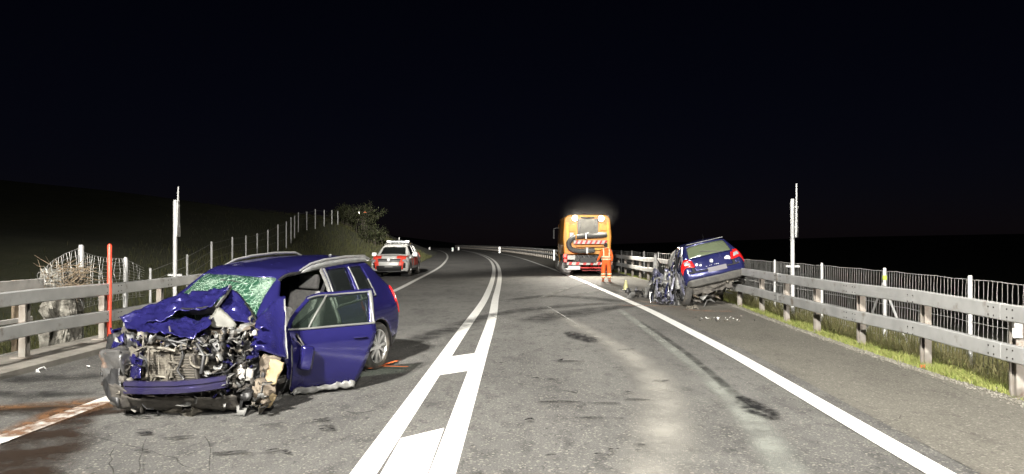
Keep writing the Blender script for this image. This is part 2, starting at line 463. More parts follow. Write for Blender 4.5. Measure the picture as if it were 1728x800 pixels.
# gravel margin, right
GR = strip('gravel_margin', lambda y: SHR(y) - 0.02, lambda y: SHR(y) + 0.20, -0.004, M['gravel'], ys=np.arange(3, 60, 0.5)); tag(GR, kind='structure')
mb = MB()
base = MB().lathe([(0.0, -.5), (0.6, -.3), (0.9, 0.1), (0.6, .6), (0.0, .8)], 5)
for i in range(5200):
    y = 4 + 26 * random.random() ** 1.7; x = float(SHR(y)) + random.gauss(0.08, 0.07); s = random.uniform(0.006, 0.018)
    a = random.random() * 6.28; ca, sa = math.cos(a), math.sin(a)
    mb.add([((v[0]*ca - v[1]*sa*.7) * s + x, (v[0]*sa + v[1]*ca*.7) * s + y, v[2] * s * .8 + 0.004) for v in base.v], base.f)
tag(mb.build('gravel_stones', M['gravel'], fix=False), 'loose pale gravel stones along the edge of the asphalt shoulder', 'gravel', kind='stuff')

# ------------------------------------------------------------------ floodlight mast that lights the place (stands behind the camera)
def floodlight(loc, heads, label):
    t = empty('floodlight_mast', loc, label=label, cat='floodlight')
    mb = MB(); H = heads[0][0][2]
    mb.tube([(0, 0, 0.25), (0, 0, H * 0.5)], 0.06, 10); mb.build('lower_tube', M['steel'], t, 40)
    mb = MB(); mb.tube([(0, 0, H * 0.48), (0, 0, H)], 0.042, 10); mb.build('upper_tube', M['steel'], t, 40)
    for k in range(3):
        a = 2.1 * k
        mb = MB(); mb.tube([(0, 0, 1.3), (1.1 * math.cos(a), 1.1 * math.sin(a), 0.02)], 0.025, 8); mb.build('leg', M['steel'], t, 40)
    mb = MB(); mb.bar((-0.9, 0, H), (0.9, 0, H), 0.06, 0.06); mb.build('cross_bar', M['steel'], t)
    lens = mat('lamp_lens', (0.9, 0.9, 0.85), None, 5, 0.3, emit=((1.0, 0.95, 0.86), 12))
    for (p, target, W_, ang, blend) in heads:
        d = (Vector(target) - (Vector(loc) + Vector(p))).normalized()
        q = d.to_track_quat('-Z', 'Y')
        mb = MB(); mb.box((0, 0, 0.08), (0.34, 0.26, 0.14)); mb.box((0, 0, 0.19), (0.22, 0.18, 0.08))
        hd = mb.build('lamp_head', M['dark'], t, bevel=0.01); hd.location = p; hd.rotation_mode = 'QUATERNION'; hd.rotation_quaternion = q
        mb = MB(); mb.box((0, 0, 0.002), (0.30, 0.22, 0.012)); mb.build('lens', lens, hd)
        ld = bpy.data.lights.new('flood', 'SPOT'); ld.energy = W_; ld.spot_size = R(ang); ld.spot_blend = blend; ld.shadow_soft_size = 0.10
        ld.color = (1.0, 0.955, 0.88)
        lo = bpy.data.objects.new('flood', ld); col.objects.link(lo); lo.parent = hd; lo.location = (0, 0, -0.03)
floodlight((-5.6, -8.0, 0), [((-0.45, 0, 12.0), (-2.0, 12, 0), 7200, 100, 0.9), ((0.45, 0, 12.0), (7, 14, 0.0), 18000, 80, 1.0),
                ((-0.75, 0, 12.0), (-2, 42, 0.0), 13000, 56, 1.0), ((0.75, 0, 12.0), (-5, 150, 0.0), 310000, 21, 1.0)],
           'tall tripod floodlight mast with four lamp heads on the left of the carriageway')
floodlight((4.6, -10.0, 0), [((-0.45, 0, 9.0), (-1.0, 13, 0), 5500, 110, 0.9), ((0.45, 0, 9.0), (3, 50, 0), 6000, 56, 1.0)],  # second mast, added out of view for fill and softer shadows
           'added unseen fill-light mast, shorter tripod with two lamp heads on the right-hand shoulder')
# ------------------------------------------------------------------ guard rails
def rail_pts(fx, ys):
    return [Vector((float(fx(y)), float(y), 0)) for y in ys]
def march(fx, y0, y1, step):
    out = [y0]
    while out[-1] < y1:
        y = out[-1]
        dx = float(fx(y + 0.5)) - float(fx(y)); out.append(y + step / math.hypot(1, dx / 0.5))
    return out
def guard_rail(fx, y0, y1, side, label, base_z, plate=False):
    """double box-beam rail; side = +1 when the road lies at smaller x"""
    t = empty('guard_rail', (float(fx(y0)), y0, 0), label=label, cat='guard rail', group=None)
    org = t.location.copy()
    ys = march(fx, y0, y1, 2.0)
    pts = [Vector((float(fx(y)), y, 0)) for y in ys]
    jit = [Vector((random.gauss(0, .010), 0, random.gauss(0, .009))) for _ in pts]      # knocks and settlement
    near_post = None; far_post = None
    def post_mesh():
        mb = MB()   # sigma-like open post: web and two flanges
        zb, zt = base_z - 0.35, 1.0
        h = (zt - zb); c = (zt + zb) / 2
        mb.box((0, 0, c), (0.012, 0.10, h)); mb.box((0.0, 0.056, c), (0.085, 0.012, h)); mb.box((0.0, -0.056, c), (0.085, 0.012, h))
        mb.box((0.046, -0.046, c), (0.008, 0.032, h)); mb.box((-0.046, 0.046, c), (0.008, 0.032, h))
        if plate:
            mb.box((0, 0, base_z + 0.012), (0.26, 0.24, 0.024))
        return mb.mesh('post', M['post'])
    pm = post_mesh()
    for i, p in enumerate(pts):
        q = pts[min(i + 1, len(pts) - 1)] - pts[max(i - 1, 0)]
        a = math.atan2(q.y, q.x) - math.pi / 2
        o = link('post', pm, t, p - org, (0, 0, a))
    # spacer blocks + beams in 4 m lengths
    sp = MB(); sp.box((-side * 0.08, 0, 0), (0.06, 0.09, 0.14))
    spm = sp.mesh('spacer', M['steel'])
    for i, p in enumerate(pts):
        if i > 14: break
        q = pts[min(i + 1, len(pts) - 1)] - pts[max(i - 1, 0)]
        for z in (0.935, 0.49): link('spacer', spm, t, p - org + Vector((0, 0, z)), (0, 0, math.atan2(q.y, q.x) - math.pi / 2))
    off = 0.15
    def sect(p, n, z, w=0.035, h=0.095):
        o = p - n * (side * off)
        # shallow trough profile: two lips and a flat face
        prof = [(-w, -h + 0.012), (-w + 0.012, -h), (w, -h), (w, h), (-w + 0.012, h), (-w, h - 0.012)]
        return [o + n * (side * a) + Vector((0, 0, z + b)) for a, b in prof]
    for i in range(0, len(pts) - 1, 2):
        seg = [p + j for p, j in zip(pts[i:i + 3], jit[i:i + 3])]
        if len(seg) < 2: break
        for z in (0.935, 0.49):
            mb = MB(); A = []
            for k, p in enumerate(seg):
                q = (seg[min(k + 1, len(seg) - 1)] - seg[max(k - 1, 0)]).normalized()
                n = Vector((q.y, -q.x, 0))
                pp = p.copy()
                if k == 0: pp += q * 0.004
                A.append([v - org for v in sect(pp, n, z + (0.004 if (i // 2) % 2 else 0), 0.034 + (0.003 if (i // 2) % 2 else 0))])
            mb.grid(A, wrap=True)
            m = len(A[0]); mb.f += [tuple(range(m)), tuple((len(A) - 1) * m + j for j in range(m - 1, -1, -1))]; mb.m += [0, 0]
            bo = mb.build('beam', M['steel'], t)
            if i < 16:
                bb = MB()
                q = (seg[-1] - seg[0]).normalized(); n = Vector((q.y, -q.x, 0)); L = (seg[-1] - seg[0]).length
                for s_ in (0.12, 0.22, L * 0.5 - 0.07, L * 0.5 + 0.07, L - 0.22, L - 0.12):
                    for dz in (-0.045, 0.045):
                        c = seg[0] + q * s_ - n * (side * (off + 0.0375)) + Vector((0, 0, z + dz)) - org
                        bb.tube([c, c - n * (side * 0.006)], 0.010, 6)
                tag(bb.build('bolt_row', M['bolt'], bo, fix=False), kind='stuff')
    return t
RR = pchip([2, 7, 8.3, 10.2, 12.1, 14, 16.3, 18.5, 20.4, 30, 38, 45, 60], [5.50, 5.60, 5.67, 5.76, 5.80, 5.88, 6.05, 6.19, 6.25, 6.35, 6.25, 6.0, 5.35])
def RRF(y):
    y = np.asarray(y, float)
    return np.where(y < 60, RR(np.clip(y, 2, 60)), CEN(np.clip(y, 0, 399)) + 5.35 - float(CEN(60)))
guard_rail(RRF, 4.32, 235, 1, 'grey galvanised double-beam guard rail along the grassy verge, bending away with the road', -0.08)
LR = lambda y: -6.85 + 0 * np.asarray(y, float)
guard_rail(LR, 4.4, 24, -1, 'grey galvanised double-beam guard rail standing on the concrete kerb strip', 0.085, True)

# ------------------------------------------------------------------ fences
def wire_bay(a, b, ha, hb, n_h, vstep, r, sag=0.0, crinkle=0.012):
    """woven wire between two post feet a, b"""
    mb = MB(); L = (b - a).length
    zs = np.array([0.03, 0.12, 0.24, 0.38, 0.54, 0.74, 0.97])[:n_h] / 0.97
    def top(u): return (ha * (1 - u) + hb * u) - sag * 4 * u * (1 - u)
    steps = max(4, int(L / 0.5))
    for z in zs:
        mb.tube([a.lerp(b, k / steps) + Vector((0, 0, z * top(k / steps) + 0.008 * math.sin(k * 2.3 + z * 9))) for k in range(steps + 1)], r * (1.25 if z > .95 else 1), 3, caps=False)
    k = int(L / vstep)
    nn = (b - a).cross(Vector((0, 0, 1))).normalized(); dd = (b - a).normalized()
    for j in range(1, k):
        u = j / k; p = a.lerp(b, u); T = top(u)
        pts = [p + Vector((0, 0, T * z)) + dd * (crinkle * .55 * (1 if i % 2 else -1) + random.uniform(-.008, .008)) for i, z in enumerate(zs)]
        pp = []
        for i in range(len(pts) - 1):
            pp += [pts[i], pts[i].lerp(pts[i + 1], .5) + dd * random.uniform(-.01, .014)]
        pp.append(pts[-1]); mb.tube(pp, r, 3, caps=False)
    return mb
FX = pchip([4, 7.2, 10.5, 13.7, 17, 20.5, 24, 30, 45, 70], [5.95, 6.15, 6.50, 6.92, 7.12, 7.25, 7.35, 7.5, 7.1, 6.2])
fy = [4.0, 7.2, 10.5, 13.75, 17.0, 20.4, 23.6, 27, 30.4, 33.8, 37.2, 40.6, 44, 47.5, 51, 54.5, 58, 62, 66, 70]
t = empty('wire_fence', (float(FX(4)), 4, 0), label='woven wire mesh fence behind the guard rail, green strap on one braced post', cat='fence')
org = t.location.copy()
feet = [Vector((float(FX(y)), y, ground_z(float(FX(y)), y))) for y in fy]
for i, p in enumerate(feet):
    top = 1.24 - p.z
    mb = MB(); mb.tube([(0, 0, -0.3), (0, 0, top - 0.02), (0, 0, top)], [0.030, 0.030, 0.022], 10)
    link('post', mb.mesh('post', M['pole'], 40), t, p - org)
    if i:
        q = feet[i - 1]
        near = p.y < 32
        wire_bay(q - org, p - org, 1.18 - q.z, 1.18 - p.z, 7, 0.115 if near else 0.4, 0.0046 if near else 0.007).build('wire_mesh', M['wire'], t, fix=False)
b = feet[3] - org
for dy in (-1.15, 1.25):
    mb = MB(); mb.tube([b + Vector((-0.03, 0, 1.15)), b + Vector((-0.12 if dy < 0 else 0.2, dy, 0.0))], 0.022, 8); mb.build('brace', M['steel'], t, 40)
mb = MB(); mb.tube([b + Vector((0, 0, 1.22)), b + Vector((0, 0, 1.30))], 0.042, 10); mb.build('strap', mat('green_strap', (0.35, 0.45, 0.06), None, 9, .6), t, 40)

# hillside fence: each post measured against the photo, distance from the bank it climbs
hp = [(254, 460, 1.25, 21.0), (316, 447, 1.3, 25), (357, 419, 1.48, 30), (392, 400, 1.99, 36), (415, 398, 2.08, 40), (434, 394, 2.26, 43.5), (452, 388, 2.5, 46), (469, 379, 2.89, 48.5), (483, 374, 3.14, 51), (491, 367, 3.56, 54.5), (497, 364, 3.84, 58), (503.5, 358.5, 4.3, 62.5), (517.6, 357, 4.33, 64.5), (532, 353, 4.58, 66.5), (547, 354.5, 4.64, 69), (560, 354.5, 4.8, 72), (570, 356, 4.86, 75)]
t = empty('hillside_fence', (-10, 21, 0), label='thin steel fence posts with strung wires climbing the dark grass bank', cat='fence')
org = t.location.copy(); prev = None
for px, py, zt, y in hp:
    p = P(px, py, y); gz = ground_z(p.x, p.y)
    h = max(p.z - gz, 1.1)
    mb = MB(); mb.tube([(0, 0, -0.2), (0, 0, h)], 0.045 if y > 28 else 0.035, 8)
    link('post', mb.mesh('post', M['pole'], 40), t, Vector((p.x, p.y, gz)) - org)
    if prev is not None:
        mb = MB()
        for f in (0.35, 0.65, 0.93):
            mb.tube([prev[0] + Vector((0, 0, prev[1] * f)) - org, Vector((p.x, p.y, gz + h * f)) - org], 0.006, 3, caps=False)
        mb.build('wire', M['wire'], t, fix=False)
    prev = (Vector((p.x, p.y, gz)), h)

# broken net fence beside the left rail
t = empty('net_fence', (-7.6, 13, 0), label='sagging torn net fence with round posts beside the stone pillar', cat='fence')
org = t.location.copy()
pa = P(137, 413, 13.0); pb = P(212, 434, 15.4); pc = P(252, 470, 17.0)
for p in (pa, pb):
    gz = ground_z(p.x, p.y)
    mb = MB(); mb.tube([Vector((p.x, p.y, gz - .2)), p - Vector((0, 0, .03)), p], [0.045, 0.045, 0.03], 10)
    for q in range(len(mb.v)): mb.v[q] = tuple(Vector(mb.v[q]) - org)
    mb.build('post', M['steel'], t, 40)
def netting(tops, bots, n):
    mb = MB(); N = len(tops)
    for k in range(n + 1):
        f = k / n
        mb.tube([Vector(tops[i]).lerp(Vector(bots[i]), f) - org + Vector((random.uniform(-.02, .02), random.uniform(-.03, .03), random.uniform(-.012, .012))) for i in range(N)], 0.005, 3, caps=False)
    for i in range(N - 1):
        for s in range(5):
            u = s / 5; a = Vector(tops[i]).lerp(Vector(tops[i + 1]), u) - org; b_ = Vector(bots[i]).lerp(Vector(bots[i + 1]), u) - org
            mb.tube([a, a.lerp(b_, .33) + Vector((random.uniform(-.05, .05), 0, 0)), a.lerp(b_, .66) + Vector((random.uniform(-.05, .05), 0, 0)), b_], 0.004, 3, caps=False)
    return mb
netting([P(66, 458, 11.6), P(90, 440, 12.1), P(112, 428, 12.5), P(136, 417, 13)], [P(70, 480, 11.6), P(95, 485, 12.1), P(115, 488, 12.5), P(137, 490, 13)], 6).build('wire_mesh', M['wire'], t, fix=False)
netting([P(138, 425, 13), P(160, 432, 13.8), P(185, 436, 14.6), P(211, 437, 15.4), P(243, 452, 16.4)], [P(139, 520, 13), P(160, 515, 13.8), P(185, 510, 14.6), P(211, 505, 15.4), P(243, 500, 16.4)], 12).build('wire_mesh', M['wire'], t, fix=False)
# brushwood caught in the net
mb = MB()
for i in range(170):
    a = P(random.uniform(74, 140), random.uniform(448, 498), random.uniform(11.9, 12.9)); d = Vector((random.gauss(.12, .2), random.gauss(0, .15), random.gauss(.05, .13)))
    mb.tube([a, a + d * .5 + Vector((0, 0, random.uniform(-.04, .04))), a + d], [0.007, 0.005, 0.002], 4)
tag(mb.build('dead_brushwood', M['wood'], fix=False), 'dry brown twigs tangled in the torn net fence', 'brushwood', kind='stuff')

# stone pillar and board rails behind the left rail
def rough_block(c, size, n, amp, sc):
    bm = bmesh.new(); bmesh.ops.create_cube(bm, size=1.0)
    bmesh.ops.subdivide_edges(bm, edges=bm.edges, cuts=n, use_grid_fill=True)
    for v in bm.verts:
        p = Vector((v.co.x * size[0], v.co.y * size[1], v.co.z * size[2]))
        v.co = p + mnoise.noise_vector(p * sc + Vector(c)) * amp + mnoise.noise_vector(p * sc * 3.1) * amp * .45
    me = bpy.data.meshes.new('rough'); bm.to_mesh(me); bm.free(); return me
me = rough_block((3, 1, 2), (0.46, 0.42, 1.45), 13, 0.11, 5.0)
M['rubble'] = mat('rough_rubble', (0.24, 0.23, 0.20), (0.10, 0.095, 0.08), 13, 0.95, 0, 0.02, 30, dirt=(0.05, 0.045, 0.035), dscale=9, dthr=0.52)
me.materials.append(M['rubble'])
tag(link('stone_pillar', me, None, P(104, 530, 12.6) + Vector((0, 0, -.02))), 'rough pale rubble stone pillar behind the guard rail', 'pillar')
M['board'] = mat('whitewashed_board', (0.50, 0.49, 0.46), (0.36, 0.35, 0.33), 5, 0.85, bump=0.003, bscale=20, dirt=(0.18, 0.16, 0.13), dscale=3, dthr=0.58)
t = empty('board_fence', (-7.55, 8, 0), label='low fence of pale horizontal boards behind the guard rail, beside the rubble pillar', cat='fence')
for z0, h, y0, y1, xo in ((1.03, 0.20, 2.5, 11.9, 0), (0.52, 0.07, 2.5, 11.6, 0.02), (0.27, 0.06, 2.5, 11.5, 0.02), (0.02, 0.06, 2.5, 11.4, 0.0)):
    mb = MB(); mb.box((xo, (y0 + y1) / 2 - 8, z0), (0.05, y1 - y0, h)); mb.build('board', M['board'], t, bevel=0.006)
for y in (4.0, 6.5, 9.0, 11.4):
    mb = MB(); mb.box((-.08, y - 8, 0.38), (0.10, 0.10, 1.5)); mb.build('post', M['wood'], t, bevel=0.006)

# red snow pole
p = G(184, 584); mb = MB(); mb.tube([(0, 0, -.1), (0, 0, 1.66), (0, 0, 1.685)], [0.036, 0.036, 0.022], 14)
tag(mb.build('snow_pole', M['red_paint'], loc=(-6.68, 12.28, 0.0), smooth=40), 'tall bright red-orange snow marker pole leaning on the guard rail', 'pole')

# warning signs seen edge-on
def road_sign(p, zp, zs0, zs1, yaw, label, dx):
    t = empty('road_sign', p, (0, 0, 0), label=label, cat='sign', group=None)
    mb = MB(); mb.tube([(0, 0, -.3), (0, 0, zp - .02), (0, 0, zp)], [0.048, 0.048, 0.03], 14); mb.build('pole', M['pole'], t, 40)
    mb = MB(); mb.bar((-0.17, 0, 1.12), (0.17, 0, 1.12), 0.03, 0.05); mb.build('bracket', M['pole'], t)
    h = zs1 - zs0; w = h * 0.56
    mb = MB(); mb.prism([(-w, 0, zs0), (w, 0, zs0), (0, 0, zs1)], (0, 0.03, 0))
    s = mb.build('sign_panel', M['pole'], t, loc=(dx, 0, 0), rot=(0, 0, yaw), bevel=0.004)
    mb = MB(); mb.prism([(-w * .78, -0.006, zs0 + h * .09), (w * .78, -0.006, zs0 + h * .09), (0, -0.006, zs1 - h * .17)], (0, 0.004, 0)); mb.build('sign_face', M['white_plastic'], s)
    for z in (zs0 + .25, zs0 + .75):
        mb = MB(); mb.bar((-.02, 0, z), (dx + .02, 0, z), .04, .03); mb.build('clamp', M['steel'], t)
    return t
road_sign((6.98, 18.4, 0), 2.80, 1.84, 3.18, R(88.5 - 21), 'edge-on triangular sign on a white steel pole behind the wire fence', 0.12)
road_sign((-8.20, 18.0, -.2), 2.95, 2.05, 3.28, R(86 + 25), 'edge-on triangular sign on a grey pole behind the rail on the kerb strip', 0.09)

# delineators and far reflectors
def delineator(p, label, h=1.05, w=0.12, mat_=None):
    t = empty('delineator_post', p, label=label, cat='delineator', group='reflector posts along the bend')
    mb = MB(); mb.box((0, 0, h / 2 - .1), (w, w, h + .2), taper=.8); mb.build('body', M['white_plastic'], t, bevel=.012)
    mb = MB(); mb.box((0, -w * .47, h * .8), (w * .62, .03, .2)); mb.build('reflector', mat_ or M['reflector'], t)
M['reflector'] = mat('reflector_white', (0.95, 0.95, 0.92), (0.9, 0.9, 0.88), 9, 0.2, spec=1.0)
M['reflector_green'] = mat('reflector_green', (0.10, 0.75, 0.50), None, 9, 0.2, spec=1.0)
for px, y, w, lab, mm in ((935, 72, .16, 'white delineator post with reflector beside the sweeper truck', None),
                          (843, 125, .34, 'white reflector post on the outside of the bend', None), (774, 170, .42, 'white reflector post on the outside of the bend', None),
                          (708, 215, .5, 'white reflector post on the inside of the far bend', None), (725, 165, .4, 'white reflector post on the inside of the far bend', None),
                          (764, 150, .4, 'small green reflector post at the far bend', M['reflector_green'])):
    x = (px - CX) * y / FPX; delineator((x, y, min(ground_z(x, y), 0.0)), lab, 1.15, w, mm)

# little reflector on the near rail post, litter
t = empty('rail_reflector', (5.67, 8.30, 0.66), label='small white reflector box fixed to a rust-brown guard rail post', cat='reflector')
mb = MB(); mb.box((-.055, -.075, .09), (.10, .04, .21)); mb.build('box', M['white_plastic'], t, bevel=.008)
mb = MB(); mb.box((-.02, -.05, .08), (.05, .02, .06)); mb.build('clip', M['steel'], t)
me = rough_block((1, 2, 3), (.06, .045, .04), 3, .012, 20); me.materials.append(M['red_paint'])
tag(link('crumpled_can', me, None, G(1556, 620) + Vector((0, 0, .02))), 'small crumpled red drink can at the edge of the verge', 'can')

# grass
def blades(n, fpos, hmin, hmax, w, name, m, label):
    V = np.zeros((n * 5, 3)); F = []
    for i in range(n):
        x, y, z, s = fpos()
        h = random.uniform(hmin, hmax) * s; a = random.random() * 6.283; l = random.uniform(.15, .75) * h
        ca, sa = math.cos(a), math.sin(a); b = random.random() * 6.283; wx, wy = math.cos(b) * w / 2, math.sin(b) * w / 2
        V[i*5:(i+1)*5] = [(x - wx, y - wy, z - .02), (x + wx, y + wy, z - .02), (x - wx*.7 + ca*l*.35, y - wy*.7 + sa*l*.35, z + h*.62), (x + wx*.7 + ca*l*.35, y + wy*.7 + sa*l*.35, z + h*.62), (x + ca*l, y + sa*l, z + h)]
        F += [(i*5, i*5+1, i*5+3, i*5+2), (i*5+2, i*5+3, i*5+4)]
    me = bpy.data.meshes.new(name); me.from_pydata(V.tolist(), [], F); me.materials.append(m)
    o = link(name, me); tag(o, label, 'grass', kind='stuff'); return o
def verge():
    while True:
        y = 5 + 45 * random.random() ** 1.5
        e = float(SHR(y)) + .16; x = e + abs(random.gauss(0, .34))
        d = mnoise.noise(Vector((x * 1.3, y * .9, 0))) * .5 + .5
        if random.random() < d * 1.25 and x < e + .9:
            return x, y, ground_z(x, y) + .0, .35 + d * .9
blades(46000, verge, .06, .22, .011, 'verge_grass', M['grass'], 'short green grass along the foot of the guard rail')
def tall():
    y = 5 + 33 * random.random() ** 1.4; e = float(SHR(y)); x = e + random.uniform(.6, 2.4)
    return x, y, ground_z(x, y), .5 + 1.0 * (mnoise.noise(Vector((x, y * .7, 3))) * .5 + .5)
blades(26000, tall, .14, .42, .008, 'tall_grass', M['grass_dry'], 'tall rough grass behind the guard rail and wire fence')
M['grass_bank'] = mat('bank_grass', (0.040, 0.048, 0.016), (0.065, 0.060, 0.026), 7, 0.85, spec=0.15)
def leftg():
    y = 9 + 78 * random.random() ** 1.4; x = float(CEN(y)) - 6.5 - abs(random.gauss(0, 2.4)) * (0.5 + y / 28)
    return x, y, ground_z(x, y), .7 + y / 90
blades(34000, leftg, .08, .28, .018, 'bank_grass', M['grass_bank'], 'rough dark grass on the bank beyond the kerb strip')

# bush on the bank
def bush(p, rx, rz, nst, nleaf, label, m_leaf, cat='bush', name='bush', ls=.11):
    t = empty(name, p, label=label, cat=cat)
    mb = MB(); tips = []
    for i in range(nst):
        a = random.random() * 6.283; r = rx * math.sqrt(random.random()); h = rz * random.uniform(.55, 1.0) * (1.1 - .45 * r / rx)
        top = Vector((r * math.cos(a), r * math.sin(a), h)); mid = top * .5 + Vector((random.uniform(-.15, .15), random.uniform(-.15, .15), .1 * rz))
        mb.tube([(0.55 * r * math.cos(a), 0.55 * r * math.sin(a), -.2), mid, top], [.028, .02, .006], 5)
        for k in range(4):
            q = mid.lerp(top, random.uniform(.1, 1)); e = q + Vector((random.gauss(0, .35), random.gauss(0, .35), random.uniform(0, .5)))
            mb.tube([q, e], [.015, .005], 4); tips.append((q, e))
        tips.append((mid, top)); tips.append((Vector((0.6 * r * math.cos(a), 0.6 * r * math.sin(a), .15)), mid))
    mb.build('stem', M['stem'], t, fix=False)
    lb = MB()
    for i in range(nleaf):
        q, e = random.choice(tips); c = q.lerp(e, random.random() ** .6) + Vector((random.gauss(0, .13), random.gauss(0, .13), random.gauss(0, .13)))
        s = ls * random.uniform(.6, 1.4); d = Vector((random.gauss(0, 1), random.gauss(0, 1), random.gauss(0, .7))).normalized(); _, sd, u = frame(d)
        lb.add([c - d * s, c + sd * s * .45, c + d * s, c - sd * s * .45 + u * s * .1], [(0, 1, 2, 3)])
    lb.build('foliage', m_leaf, t, fix=False)
    return t
M['stem'] = mat('dark_bark', (0.05, 0.042, 0.032), (0.03, 0.025, 0.02), 9, .9)
M['leaf'] = mat('bush_leaf', (0.018, 0.024, 0.010), (0.038, 0.040, 0.017), 3, .6, spec=.4, dirt=(0.07, .06, .03), dscale=5, dthr=.6)
pb_ = P(612, 400, 74); bush((pb_.x, 74, ground_z(pb_.x, 74)), 2.3, 3.3, 40, 5200, 'tall leafy bush at the top of the grass bank beside the hillside fence', M['leaf'])
pb_ = P(582, 405, 78); bush((pb_.x, 78, ground_z(pb_.x, 78)), 1.7, 2.2, 26, 3800, 'low scrubby bush growing among the hillside fence posts', M['leaf'])
pb_ = P(632, 425, 68); bush((pb_.x, 68, ground_z(pb_.x, 68)), 1.4, 1.8, 18, 2800, 'small bush on the slope above the red and white car', M['leaf'])


# far house lamps seen through the bush
M['lamp_w'] = mat('far_lamp_white', (1, 1, .9), None, 5, .4, emit=((1, .93, .8), 6.0))
M['lamp_r'] = mat('far_lamp_orange', (1, .4, .2), None, 5, .4, emit=((1, .28, .12), 6.0))
for px, py, mm, lab in ((591, 361, 'lamp_w', 'tiny white far-off house lamp shining behind the bank bush'), (606, 359, 'lamp_w', 'tiny white far-off house lamp shining behind the bank bush'), (616.5, 358.5, 'lamp_r', 'tiny orange far-off house lamp shining behind the bank bush')):
    y = 150.0; p = P(px, py, y); gz = ground_z(p.x, y)
    t = empty('far_lamp', (p.x, y, gz), label=lab, cat='lamp', group='far house lamps' if mm == 'lamp_w' else None)
    H = p.z - gz
    mb = MB(); mb.tube([(0, 0, -.3), (0, 0, H), (0, -.3, H + .12)], .05, 6); mb.build('pole', M['pole'], t)
    mb = MB(); mb.lathe([(0, .10), (.16, .05), (.2, -.08), (.12, -.16), (0, -.18)], 10, Matrix.Translation((0, -.35, H))); mb.build('globe', M[mm], t, 60)
# ------------------------------------------------------------------ cars: a lofted shell whose panels, panes and lamps are cut from one smooth surface
def hermite(Pn, t, ts, k=0.9):
    h = np.diff(t); d = np.diff(Pn, axis=0) / h.reshape(-1, *([1] * (Pn.ndim - 1)))
    m = np.zeros_like(Pn); m[0] = d[0]; m[-1] = d[-1]
    for i in range(1, len(t) - 1):
        m[i] = k * (d[i - 1] * h[i] + d[i] * h[i - 1]) / (h[i - 1] + h[i])
    i = np.clip(np.searchsorted(t, ts, side='right') - 1, 0, len(t) - 2)
    u = ((ts - t[i]) / h[i]).reshape(-1, *([1] * (Pn.ndim - 1))); H = h[i].reshape(-1, *([1] * (Pn.ndim - 1)))
    return (2*u**3 - 3*u**2 + 1) * Pn[i] + (u**3 - 2*u**2 + u) * H * m[i] + (-2*u**3 + 3*u**2) * Pn[i+1] + (u**3 - u**2) * H * m[i+1]

# columns run from the rear bumper over the roof to the front bumper; rows from the sill up to the roof centre
def side_col(xs, r4, r5, r6, r7, yo=0.0):
    x0, x1, x2, x3 = xs
    return [(x0, .815 + yo, .23), (x1, .872 + yo, .40), (x2, .888 + yo, .62), (x3, .872 + yo, .84), r4, r5, r6, r7]
SUV = [
    [(-.50, .80, .27), (-.56, .80, .28), (-.60, .78, .29), (-.63, .76, .30), (-.66, .72, .30), (-.69, .55, .29), (-.71, .28, .29), (-.715, 0, .29)],
    [(-.48, .84, .26), (-.54, .85, .36), (-.60, .85, .44), (-.64, .83, .51), (-.68, .79, .56), (-.725, .58, .58), (-.75, .29, .58), (-.755, 0, .58)],
    [(-.45, .85, .25), (-.52, .875, .42), (-.56, .88, .58), (-.60, .86, .70), (-.64, .80, .80), (-.675, .58, .80), (-.695, .29, .80), (-.70, 0, .80)],
    [(-.42, .85, .25), (-.47, .875, .42), (-.50, .885, .62), (-.53, .87, .85), (-.55, .80, .99), (-.585, .64, 1.02), (-.605, .31, 1.03), (-.61, 0, 1.03)],
    side_col((-.34, -.34, -.34, -.36), (-.34, .805, 1.00), (-.22, .575, 1.41), (-.30, .29, 1.46), (-.32, 0, 1.465)),
    side_col((-.10, -.10, -.10, -.10), (-.06, .815, .995), (.02, .57, 1.445), (0, .29, 1.50), (0, 0, 1.51)),
    side_col((.30, .30, .30, .32), (.33, .82, .985), (.31, .57, 1.465), (.31, .29, 1.525), (.31, 0, 1.535)),
    side_col((.84, .84, .85, .86), (.87, .82, .975), (.83, .57, 1.47), (.83, .29, 1.53), (.83, 0, 1.54)),
    side_col((.93, .93, .94, .95), (.96, .82, .972), (.92, .57, 1.468), (.92, .29, 1.527), (.92, 0, 1.537)),
    side_col((1.5, 1.5, 1.5, 1.5), (1.5, .82, .965), (1.36, .565, 1.45), (1.38, .285, 1.505), (1.39, 0, 1.515)),
    side_col((1.98, 1.98, 2.0, 2.03), (2.06, .805, .955), (1.70, .55, 1.39), (1.77, .28, 1.43), (1.79, 0, 1.44)),
    side_col((2.12, 2.12, 2.15, 2.25), (2.33, .795, .95), (2.37, .63, .985), (2.47, .31, 1.015), (2.50, 0, 1.02)),
    side_col((2.57, 2.57, 2.6, 2.7), (2.78, .79, .915), (2.82, .65, .955), (2.87, .33, .985), (2.88, 0, .99)),
    [(2.98, .83, .24), (3.04, .86, .40), (3.08, .865, .56), (3.12, .84, .74), (3.16, .77, .82), (3.25, .62, .855), (3.32, .31, .87), (3.34, 0, .87)],
    [(3.02, .82, .23), (3.10, .85, .38), (3.14, .85, .50), (3.19, .82, .62), (3.23, .77, .69), (3.32, .61, .70), (3.39, .31, .705), (3.41, 0, .705)],
    [(3.04, .81, .22), (3.12, .83, .31), (3.17, .82, .37), (3.21, .79, .42), (3.26, .74, .45), (3.35, .58, .46), (3.42, .30, .46), (3.44, 0, .46)],
    [(3.02, .78, .21), (3.08, .78, .21), (3.12, .76, .21), (3.16, .73, .21), (3.20, .68, .21), (3.27, .54, .21), (3.33, .28, .21), (3.35, 0, .21)],
]
